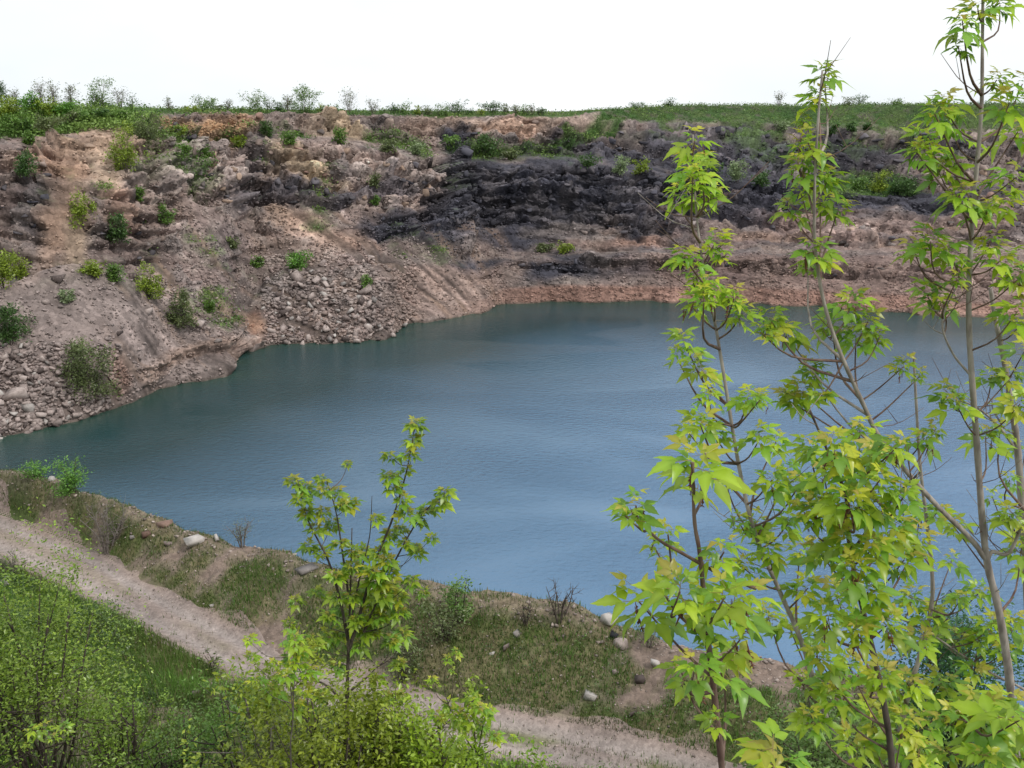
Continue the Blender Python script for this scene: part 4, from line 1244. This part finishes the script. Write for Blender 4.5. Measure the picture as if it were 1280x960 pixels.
# big shrubs of the near slope: (px, Y, width m, height m, leaves, leaf size, colours, label)
NEAR = [
 (10, 19.0, 702, 260, 19000, .09, ((.12, .22, .03), (.34, .47, .06)), 'large leafy green shrub with dark branches, bottom left', 11, M_BARK_DARK),
 (130, 18.0, 835, 100, 2600, .085, ((.13, .24, .03), (.29, .43, .06)), 'green leafy shrub right of the large one, bottom left', 8, M_BARK_DARK),
 (330, 15.0, 795, 100, 5000, .10, ((.20, .29, .025), (.38, .46, .05)), 'yellow-green bush left of the slim sapling foot', 8, M_BARK_DEAD),
 (400, 12.5, 838, 140, 8500, .085, ((.17, .24, .02), (.34, .40, .04)), 'dense olive-yellow bush at the foot of the slim sapling', 10, M_BARK_DARK),
 (465, 13.0, 842, 120, 8000, .085, ((.18, .25, .02), (.34, .41, .04)), 'olive-yellow bush right of the slim sapling foot', 10, M_BARK_DARK),
 (545, 12.5, 866, 130, 8000, .095, ((.22, .36, .025), (.40, .55, .05)), 'bright yellow-green bush at the bottom right of the slim sapling', 10, M_BARK_DARK),
 (625, 13.5, 900, 100, 4500, .09, ((.16, .31, .03), (.34, .48, .05)), 'low bright green bush at the bottom edge, centre', 8, M_BARK_DARK),
 (280, 17.5, 838, 100, 3600, .085, ((.10, .22, .035), (.23, .39, .07)), 'mid green bush beside the leaning pink rock', 8, M_BARK_DARK),
 (195, 18.0, 880, 90, 2200, .085, ((.09, .19, .035), (.20, .33, .06)), 'low green bush right of the leafy shrubs', 8, M_BARK_DARK),
 (310, 13.5, 890, 100, 3500, .075, ((.11, .15, .04), (.22, .26, .06)), 'twiggy thin bush at the bottom edge left of the olive bushes', 9, M_BARK_DEAD),
 (1222, 22.5, 745, 130, 14000, .11, ((.04, .12, .035), (.10, .24, .08)), 'dark green small-leaved bush behind the saplings, far right', 9, M_BARK_DARK),
 (1050, 20.0, 868, 190, 13000, .10, ((.09, .18, .04), (.22, .34, .08)), 'fine-leaved green bush at the bottom behind the saplings', 9, M_BARK_DARK),
 (700, 18.0, 935, 70, 1200, .07, ((.07, .15, .03), (.18, .29, .06)), 'low tufted bush at the roadside, bottom centre', 7, M_BARK_DARK),
]
for i, (x, Y, ptop, wpx, nl, lf, cc, lab, st, bk) in enumerate(NEAR):
    g = ground_under(x, Y)
    hh = max(.7, at_y(x, ptop, Y).z - g.z)
    make_shrub('bush', g, wpx * px_m(g), hh, nl, lf, *cc, label=lab, group='shrubs on the near slope', seed=700 + i, stems=st + 4, bark=bk, clump=.07, lo=.3 if hh < 3.2 else .55)

# ------------------------------------------------------------------ box-elder saplings
def leaflet(L, wd, fold, droop, ox, oy, ang, lobe):
    """one pointed, coarsely toothed leaflet: midrib and two halves; local x is its length"""
    prof = [(0, 0), (.14, .42), (.32, .92), (.40, .78), (.52, .86 if lobe else .72), (.60, .58), (.74, .48 if lobe else .40), (.80, .28), (1.0, 0)]
    V, F = [], []
    ca, sa = math.cos(ang), math.sin(ang)
    ph = (L * 977.0 + ang * 31.0) % 6.28
    def put(x, y, z):
        z = z + .05 * L * math.sin(6.5 * x / L + ph) * (.4 + abs(y) / wd) - .5 * droop * y * y / wd
        V.append((ox + x * ca - y * sa, oy + x * sa + y * ca, z))
    for t, w in prof:
        zc = -droop * L * t * t
        put(t * L, 0, zc)
        put(t * L, w * wd * .5, zc + fold * w * wd * .5)
        put(t * L, -w * wd * .5, zc + fold * w * wd * .5)
    n = len(prof)
    for i in range(n - 1):
        a, b = i * 3, (i + 1) * 3
        if i == 0: F += [(a, b, b + 1), (a, b + 2, b)]
        elif i == n - 2: F += [(a, b, a + 1), (a, a + 2, b)]
        else: F += [(a, b, b + 1), (a, b + 1, a + 1), (a, a + 2, b + 2), (a, b + 2, b)]
    return np.array(V), np.array(F)

LEAF_COLS = [((.23, .40, .025), (.34, .50, .03)), ((.31, .46, .025), (.42, .54, .03)), ((.17, .36, .03), (.26, .45, .035)), ((.42, .49, .03), (.52, .52, .04)),
             ((.15, .32, .03), (.23, .42, .04)), ((.46, .48, .04), (.52, .46, .06)), ((.27, .44, .025), (.38, .52, .03)), ((.44, .45, .05), (.50, .38, .09))]
def leaf_data(k, simple=False):
    r = np.random.RandomState(40 + k)
    parts, off, cs = [], 0, []
    pet = .38
    c0, c1 = np.array(LEAF_COLS[k % 8][0]), np.array(LEAF_COLS[k % 8][1])
    spec = [(1.0, .62, pet, 0, 0, True)]
    spec += [(.78, .50, pet * .85, .02, .95 + r.uniform(-.15, .15), False), (.78, .50, pet * .85, -.02, -.95 + r.uniform(-.15, .15), False)]
    if k % 3 == 0: spec += [(.6, .36, pet * .55, .01, 1.25, False), (.6, .36, pet * .55, -.01, -1.25, False)]
    for L, wd, ox, oy, an, lb in spec:
        V, F = leaflet(L * .62 * r.uniform(.9, 1.1), wd * .52, r.uniform(.12, .45), r.uniform(.08, .6), ox, oy, an, lb)
        cc = c0 + (c1 - c0) * (np.clip(V[:, :1], 0, 1)) * r.uniform(.6, 1.1)
        cc[0::3] = cc[0::3] * 1.16 + .015
        parts.append((V, F)); cs.append(cc)
    # petiole
    Vp = np.array([(0, .012, 0), (0, -.012, 0), (pet, -.008, .0), (pet, .008, .0)])
    parts.append((Vp, np.array([(0, 1, 2), (0, 2, 3)]))); cs.append(np.tile(np.array((.30, .22, .07)), (4, 1)))
    Vs, Fs, off = [], [], 0
    for V, F in parts:
        Vs.append(V); Fs.append(F + off); off += len(V)
    return np.vstack(Vs), np.vstack(Fs), np.vstack(cs)
LEAFV = [leaf_data(k) for k in range(16)]
LEAFM = []
for V, F, Cc in LEAFV:
    me = mesh_np('leaf', V, F, Cc, smooth=True); me.materials.append(M_LEAF); LEAFM.append(me)

def catkin_mesh(seed):
    r = np.random.RandomState(seed)
    pts = np.array([(0, 0, 0), (.02, .01, -.25), (.0, .03, -.55), (.03, .0, -1.0)])
    parts = [tube(spline(pts, 7), np.array([.008, .012, .025, .032, .036, .03, .012]), 5)]
    for k in range(14):
        z = -r.uniform(.25, .95); a = r.uniform(0, 6.28)
        p = np.array((.02, .01, z)); q = p + np.array((math.cos(a) * .1, math.sin(a) * .1, -.07))
        parts.append(tube(np.array([p, (p + q) / 2, q]), np.array([.012, .024, .010]), 4))
    me = tube_mesh('seed_tassel', parts); me.materials.append(M_SEED)
    return me
CATK = [catkin_mesh(i) for i in range(3)]

def leaf_matrix(p, d, up, s):
    x = Vector(d).normalized(); z = (Vector(up) - Vector(up).dot(x) * x).normalized(); y = z.cross(x)
    m = Matrix((x, y, z)).transposed().to_4x4()
    return Matrix.Translation(Vector(p)) @ m @ Matrix.Scale(s, 4)

class Sapling:
    def __init__(self, label, stems, clusters, Y, leaf=.15, bark=M_BARK_PALE, cat='tree', seed=0, per=(6, 9), catk=.25, maxparts=290, twig_r=.0045, twigs=0):
        """stems: list of ([(px,py[,Y])...], r_bottom, r_top) traced top-down; clusters: (px,py,size[,Y])"""
        r = random.Random(seed)
        self.r = r
        W3 = []
        for pts, rb, rt in stems:
            c = [at_y(q[0], q[1], q[2] if len(q) > 2 else Y) for q in pts][::-1]
            W3.append((c, rb, rt))
        b = W3[0][0][0]
        gz = float(ground_z(b.x, b.y))
        root = Vector((b.x + .05, b.y, gz - .15))
        W3[0] = ([root] + W3[0][0], W3[0][1], W3[0][2])
        self.t = t = thing('box_elder_sapling', (root.x, root.y, gz), label, cat, 'box elder saplings')
        base = Vector(t.location)
        axis = []
        for k, (c, rb, rt) in enumerate(W3):
            n = max(10, len(c) * 5)
            sp = spline(c, n)
            rad = rt + (rb - rt) * np.linspace(1, 0, n) ** 1.1
            # bud scars make the stem slightly knobbly
            rad = rad * (1 + .07 * np.sin(np.arange(n) * 2.1 + seed))
            me = tube_mesh('trunk', [tube(sp - np.array(base), rad, 8)])
            obj('trunk' if k == 0 else 'limb', me, bark, t)
            axis.append((sp, rad))
        allp = np.vstack([a for a, _ in axis])
        leaves = []
        for q in clusters:
            cy = q[3] if len(q) > 3 else Y + r.uniform(-.28, .28)
            Cc = at_y(q[0], q[1], cy)
            d = allp - np.array(Cc)
            # join lower on the stem than the cluster
            cost = np.hypot(d[:, 0], d[:, 1]) + np.abs(d[:, 2] + np.hypot(d[:, 0], d[:, 1]) * .7 + .03) * .9
            j = int(np.argmin(cost)); a = Vector(allp[j])
            L = (Cc - a).length
            if L > .02:
                m = a.lerp(Cc, .5) + Vector((r.uniform(-.1, .1), r.uniform(-.1, .1), -.12)) * L
                sp = spline([a, m, Cc], 7)
                rr = max(twig_r, min(.008, L * .018))
                obj('branch', tube_mesh('branch', [tube(sp - np.array(base), np.linspace(rr, twig_r * .5, 7), 5)]), M_BARK_TWIG if L < .5 else bark, t)
            dirv = (Cc - a).normalized() if L > .02 else Vector((0, 0, 1))
            n = r.randint(*per)
            sz = q[2]
            for k in range(n):
                az = k * 2.4 + r.uniform(-.5, .5)
                tipness = k / n       # later ones are younger, higher and smaller
                el = -.38 + .95 * tipness + r.uniform(-.25, .25)
                dd = Vector((math.cos(az) * math.cos(el), math.sin(az) * math.cos(el), math.sin(el)))
                p = Cc + dirv * (-.05 + .07 * tipness) * sz + Vector((0, 0, .03 * tipness))
                s = leaf * sz * r.uniform(.6, 1.3) * (1.12 - .6 * tipness)
                up = Vector((r.uniform(-.5, .5), r.uniform(-.5, .5) - .25, 1))
                v = r.choice([5, 7, 3, 13, 15, 11] if (tipness > .72 and r.random() < .75) else [0, 1, 2, 4, 6, 8, 9, 10, 12, 14, 3, 1, 6])
                leaves.append((s, v, leaf_matrix(p - base, dd, up, s)))
            if r.random() < catk:
                for _ in range(r.randint(1, 3)):
                    o = obj('seed_tassel', r.choice(CATK), None, t)
                    o.location = Cc - base + Vector((r.uniform(-.03, .03), r.uniform(-.03, .03), -.01))
                    o.rotation_euler = (r.uniform(-.35, .35), r.uniform(-.35, .35), r.uniform(0, 6))
                    s = leaf * sz * r.uniform(.4, .75); o.scale = (s, s, s)
        for _ in range(twigs):
            sp, rad = axis[r.randrange(len(axis))]
            j = r.randrange(len(sp) // 3, len(sp) - 1)
            a = Vector(sp[j]); az = r.uniform(0, 6.28)
            L = r.uniform(.10, .27)
            e = a + Vector((math.cos(az) * L, math.sin(az) * L * .6, L * r.uniform(.2, .9)))
            m = a.lerp(e, .5) + Vector((0, 0, -.12 * L))
            pr = [tube(spline([a, m, e], 6) - np.array(base), np.linspace(.0026, .0010, 6), 4)]
            f2_ = m + Vector((r.uniform(-.12, .12), r.uniform(-.05, .05), r.uniform(.03, .14)))
            pr.append(tube(np.array([tuple(m), tuple((m + f2_) / 2), tuple(f2_)]) - np.array(base), np.array([.002, .0016, .001]), 3))
            obj('twig', tube_mesh('twig', pr), M_BARK_TWIG if r.random() < .6 else M_BARK_PALE, t)
        leaves.sort(key=lambda e: -e[0])
        for s, v, m in leaves[:maxparts]:
            o = obj('leaf', LEAFM[v], None, t)
            o.matrix_local = m
        rest = leaves[maxparts:]
        if rest:
            Vs, Fs, Cs, off = [], [], [], 0
            for s, v, m in rest:
                V, F, Cc = LEAFV[v]
                M = np.array(m)
                Vs.append(V @ M[:3, :3].T + M[:3, 3]); Fs.append(F + off); Cs.append(Cc * r.uniform(.8, 1.2)); off += len(V)
            obj('foliage', mesh_np('foliage', np.vstack(Vs), np.vstack(Fs), np.vstack(Cs), smooth=True), M_LEAF, t, kind='stuff')

# the slim sapling in the middle distance
Sapling('slim yellow-green sapling standing before the berm, left of centre',
  [([(440, 660), (438, 740), (436, 800), (434, 870), (435, 930), (436, 1010)], .065, .008),
   ([(519, 530), (508, 590), (490, 650), (470, 700), (452, 760), (437, 810)], .032, .007),
   ([(372, 600), (385, 650), (410, 700), (425, 750), (435, 800)], .028, .006),
   ([(408, 600), (420, 640), (428, 690), (435, 740)], .02, .006),
   ([(558, 618), (530, 640), (505, 680), (480, 730), (455, 790)], .022, .006),
   ([(465, 620), (462, 670), (450, 720), (440, 770)], .018, .005),
   ([(380, 850), (405, 855), (432, 880)], .025, .01), ([(470, 835), (455, 850), (436, 865)], .022, .008)],
  [(519, 530, 1), (517, 550, 1), (512, 568, .9), (486, 570, .9), (485, 595, 1), (490, 610, 1), (508, 588, .8), (503, 625, 1), (507, 640, 1), (556, 615, .9), (550, 628, 1), (535, 640, 1), (525, 648, 1), (520, 685, .8), (500, 660, .9), (490, 668, 1), (540, 672, .7), (523, 690, .9),
   (365, 602, 1), (382, 610, 1), (402, 598, .8), (404, 612, .8), (420, 615, 1), (440, 628, 1), (435, 580, .5), (375, 625, 1), (385, 640, .9), (405, 640, .9), (395, 660, .9), (428, 632, 1), (415, 655, .9), (385, 682, .9), (425, 680, 1), (470, 648, .8), (483, 700, 1), (505, 680, 1), (455, 690, 1.1),
   (440, 710, 1.2), (470, 725, 1.2), (490, 730, 1.1), (420, 720, 1.1), (460, 750, 1.2), (480, 755, 1.1), (500, 745, 1), (440, 745, 1.1), (410, 770, 1), (425, 790, 1), (470, 790, 1), (490, 800, 1), (505, 790, 1), (395, 740, .9), (370, 750, .9), (362, 780, .8), (405, 805, .9), (450, 805, .9), (500, 830, .9), (470, 850, .9), (390, 800, .8), (420, 830, .9), (368, 805, 1), (365, 830, .9), (480, 870, 1), (400, 870, 1), (500, 870, .9), (385, 890, 1),
   (460, 770, 1.2), (445, 775, 1), (475, 770, 1.1), (515, 725, .9), (530, 740, .7), (450, 735, 1.2), (478, 742, 1.2), (430, 760, 1.1), (465, 715, 1.1), (488, 715, 1), (420, 745, 1), (455, 790, 1), (500, 765, 1), (410, 790, .9), (440, 690, 1), (400, 690, .9), (475, 690, 1)],
  14.0, leaf=.245, bark=M_BARK_DARK, seed=3, per=(14, 19), catk=.0, twig_r=.006)
Sapling('small sprig of yellow-green leaves rising left of the slim sapling',
  [([(372, 800), (368, 850), (366, 900), (364, 960)], .015, .006), ([(352, 800), (362, 850), (366, 890)], .01, .004)],
  [(370, 798, 1.1), (375, 812, 1), (365, 825, 1), (345, 830, .9), (355, 845, 1), (385, 840, 1), (380, 860, 1), (340, 860, 1), (320, 850, .9), (370, 880, 1), (310, 800, .8), (312, 820, .7)], 12.0, leaf=.22, bark=M_BARK_DEAD, seed=5, per=(10, 14), catk=0)
Sapling('low box elder shoot with light leaves beside the road, bottom centre',
  [([(590, 875), (592, 900), (595, 940), (600, 1000)], .018, .008), ([(560, 880), (575, 910), (596, 945)], .012, .005), ([(610, 880), (602, 915), (597, 950)], .012, .005)],
  [(590, 872, 1), (600, 885, 1.1), (560, 880, 1), (570, 892, 1.1), (545, 895, 1), (585, 895, 1.1), (612, 890, 1), (570, 815, .6), (560, 823, .6), (540, 850, .6), (565, 838, .4), (575, 905, 1), (600, 905, 1), (540, 930, 1), (620, 920, .8), (642, 922, .5)], 13.0, leaf=.22, bark=M_BARK_DARK, seed=6, per=(12, 16), catk=0)
Sapling('tiny shoot with three yellow leaf tufts in front of the large leafy shrub',
  [([(45, 912), (52, 930), (60, 960)], .01, .004), ([(80, 908), (70, 930), (61, 958)], .01, .004)],
  [(40, 912, 1.1), (55, 908, 1.1), (80, 910, 1.1), (65, 922, .8), (35, 930, .7)], 12.0, leaf=.16, bark=M_BARK_DARK, seed=8, per=(7, 9), catk=0)

# the near group on the right
Sapling('tall forked sapling with pale trunk reaching above the horizon on the right',
  [([(1229, -70), (1228, 60), (1226, 150), (1215, 280), (1211, 400), (1220, 540), (1232, 690), (1248, 760), (1262, 850), (1270, 960), (1275, 1150)], .026, .005),
   ([(1028, 88, 3.95), (1022, 160, 3.95), (1018, 250, 3.95), (1020, 320, 4.0), (1032, 386, 4.0), (1050, 440, 4.0), (1079, 505, 4.05), (1102, 550, 4.1), (1160, 620, 4.15), (1212, 672, 4.2), (1233, 700, 4.2)], .014, .004),
   ([(1283, 640), (1262, 690), (1240, 690), (1233, 705)], .012, .007),
   ([(1200, 350), (1178, 400), (1190, 440), (1214, 470)], .006, .003)],
  [(1222, 8, .9), (1203, 26, .9), (1198, 58, .55), (1250, 6, .8), (1180, 128, .9), (1168, 142, .8), (1190, 160, .9), (1246, 100, .7), (1262, 128, 1), (1272, 165, 1), (1278, 105, .8), (1152, 176, 1), (1145, 190, .8), (1172, 212, 1), (1198, 245, .9), (1182, 200, .8), (1235, 262, .8), (1270, 222, 1.1), (1255, 250, .9),
   (1163, 302, 1.1), (1188, 318, .9), (1142, 312, .8), (1255, 322, 1.1), (1277, 345, 1), (1240, 300, .6), (1158, 366, 1), (1178, 375, .8), (1196, 350, .6), (1273, 388, 1), (1232, 545, 1), (1250, 535, .7), (1265, 470, .9), (1240, 470, .6), (1275, 505, .9), (1190, 655, .9), (1262, 645, 1), (1277, 680, 1),
   (1030, 92, .75), (1022, 122, .8), (1005, 152, .45), (1010, 178, .75), (1000, 186, .7), (998, 208, .8), (1020, 205, .9), (985, 262, .65), (1000, 238, .7), (1048, 262, .9), (1025, 250, .8), (1035, 225, .8), (1016, 312, .9), (1010, 332, .8), (1065, 378, .9), (1085, 402, .8), (962, 398, .8), (978, 412, .9), (950, 415, .6), (1040, 405, 1), (1070, 420, .9), (1100, 420, .6), (1010, 462, .8), (1000, 488, 1), (985, 500, .8), (1022, 500, .7), (1130, 458, .6), (1180, 492, .9), (1195, 505, .8), (1155, 548, .8), (1170, 535, .6), (1150, 470, .4)],
  4.2, leaf=.142, seed=11, per=(12, 17), catk=.22, twigs=34)
Sapling('slender grey sapling leaning left in front of the lake, first of the near group',
  [([(866, 168), (870, 260), (880, 340), (893, 400), (905, 470), (925, 590), (945, 670), (975, 740), (1003, 805), (1032, 895), (1070, 957), (1110, 1050), (1130, 1150)], .016, .003)],
  [(868, 176, .8), (858, 205, .8), (874, 208, .8), (866, 222, .8), (850, 243, .8), (875, 238, .8), (888, 245, .7), (895, 302, .8), (908, 318, .6), (855, 322, .8), (870, 345, .7), (888, 358, .8), (862, 380, .8), (880, 372, .8), (918, 372, .8), (928, 392, .8), (855, 428, .9), (868, 458, .9), (845, 445, .5), (885, 495, .7), (935, 498, .8), (950, 500, .6), (875, 530, .9), (860, 540, .8), (890, 540, .8), (952, 545, .9), (970, 552, .7), (985, 590, 1), (965, 600, .9), (1000, 605, .9), (945, 655, .9), (925, 655, .8), (985, 655, 1), (905, 600, .5), (960, 690, .9), (1000, 690, .9), (930, 710, .8), (1010, 735, 1), (985, 780, .9), (1020, 795, .9), (960, 770, .9), (1050, 850, .9), (1000, 850, .8)],
  3.6, leaf=.12, seed=12, per=(12, 17), catk=.5, twigs=16)
Sapling('nearest thin-stemmed sapling with the biggest leaves, left of the near group',
  [([(866, 578), (868, 650), (875, 694), (882, 768), (891, 852), (902, 957), (912, 1100)], .012, .004), ([(790, 640), (820, 672), (850, 690), (905, 720), (945, 735)], .006, .003), ([(830, 742), (850, 770), (884, 800)], .005, .003)],
  [(864, 578, 1.3), (875, 590, 1.2), (795, 632, .8), (782, 645, .7), (818, 684, .8), (835, 668, .6), (905, 690, .9), (850, 740, 1.3), (795, 748, 1.2), (868, 752, 1.2), (930, 752, 1.4), (905, 748, 1.2), (850, 835, .8), (868, 840, 1.3), (905, 825, 1.2), (880, 800, 1), (925, 800, 1), (895, 905, .6)],
  2.3, leaf=.108, seed=13, per=(7, 10), catk=.45, bark=M_BARK_TWIG)
Sapling('leafy dark-stemmed sapling at the heart of the near group',
  [([(1012, 512), (1035, 565), (1057, 620), (1061, 675), (1072, 735), (1088, 800), (1105, 880), (1115, 960), (1118, 1100)], .016, .004), ([(1150, 590), (1120, 620), (1095, 650), (1065, 690)], .008, .004)],
  [(1040, 555, 1), (1075, 538, 1), (1058, 582, 1.1), (1030, 590, .9), (1092, 570, 1), (1100, 600, .9), (1028, 635, 1), (1005, 640, .9), (1060, 625, 1), (1098, 640, 1), (1120, 655, .9), (1060, 680, 1), (1092, 685, 1), (1025, 690, 1), (1065, 712, 1), (1045, 745, 1), (1085, 740, 1), (1030, 770, .9), (1108, 782, 1), (1070, 790, .9), (1020, 820, .9), (1060, 830, .8), (1130, 700, .9), (1150, 675, .9), (1040, 872, 1), (1090, 900, 1), (1012, 900, .9), (1062, 930, 1), (1130, 905, 1), (1150, 935, 1), (1100, 850, .9), (1120, 560, .8), (1010, 560, .8), (1130, 620, .9)],
  3.3, leaf=.127, seed=14, per=(13, 18), catk=.5, bark=M_BARK_DARK, twigs=12)
Sapling('thin grey sapling between the forked trunk and the leafy dark-stemmed one',
  [([(1142, 440), (1145, 500), (1150, 580), (1157, 640), (1165, 715), (1164, 760), (1150, 820), (1139, 855), (1125, 915), (1118, 1000), (1115, 1100)], .020, .006),
   ([(1122, 772), (1160, 790), (1200, 817), (1240, 842), (1280, 862), (1330, 900)], .009, .004)],
  [(1150, 640, .8), (1172, 640, .8), (1140, 745, .8), (1165, 768, .9), (1182, 790, .9), (1108, 832, .9), (1132, 852, 1), (1178, 852, 1), (1150, 800, .9), (1240, 782, .9), (1265, 775, 1), (1225, 800, .7), (1090, 880, .9), (1128, 870, .8), (1200, 750, .6), (1255, 815, .8), (1200, 872, 1), (1160, 900, 1), (1215, 840, .9), (1190, 700, .7), (1225, 740, .8)],
  4.8, leaf=.17, seed=15, per=(11, 15), catk=.2, twigs=26)
Sapling('grey sapling trunk at the right picture edge',
  [([(1238, 360), (1244, 397), (1257, 462), (1265, 516), (1271, 551), (1278, 640), (1285, 760), (1290, 960), (1292, 1120)], .026, .010), ([(1200, 500), (1225, 512), (1250, 535), (1276, 570)], .009, .004)],
  [(1272, 410, .8), (1280, 440, .9), (1262, 600, .8), (1282, 560, .8), (1240, 620, .6), (1280, 720, .9)],
  4.7, leaf=.14, seed=16, per=(8, 11), catk=.1, twigs=20)
Sapling('low near branch of orange-tipped leaves in the bottom right corner',
  [([(1205, 900), (1240, 930), (1280, 975), (1320, 1100)], .010, .004)],
  [(1195, 898, 1.1), (1225, 888, 1.1), (1258, 880, 1.2), (1215, 915, 1), (1250, 925, 1.2), (1275, 900, 1.2), (1278, 945, 1.2), (1180, 905, .9), (1230, 950, 1), (1180, 945, .7)],
  2.9, leaf=.13, seed=17, per=(8, 11), catk=.1, bark=M_BARK_TWIG)
Sapling('close sprig of broad leaves at the bottom edge under the nearest sapling',
  [([(965, 950), (975, 985), (985, 1100)], .006, .003)],
  [(965, 948, 1.1), (985, 960, 1)], 1.9, leaf=.14, seed=18, per=(5, 6), catk=0, bark=M_BARK_TWIG)
print('objects', len(bpy.data.objects), 'tris', sum(len(m.polygons) for m in bpy.data.meshes))
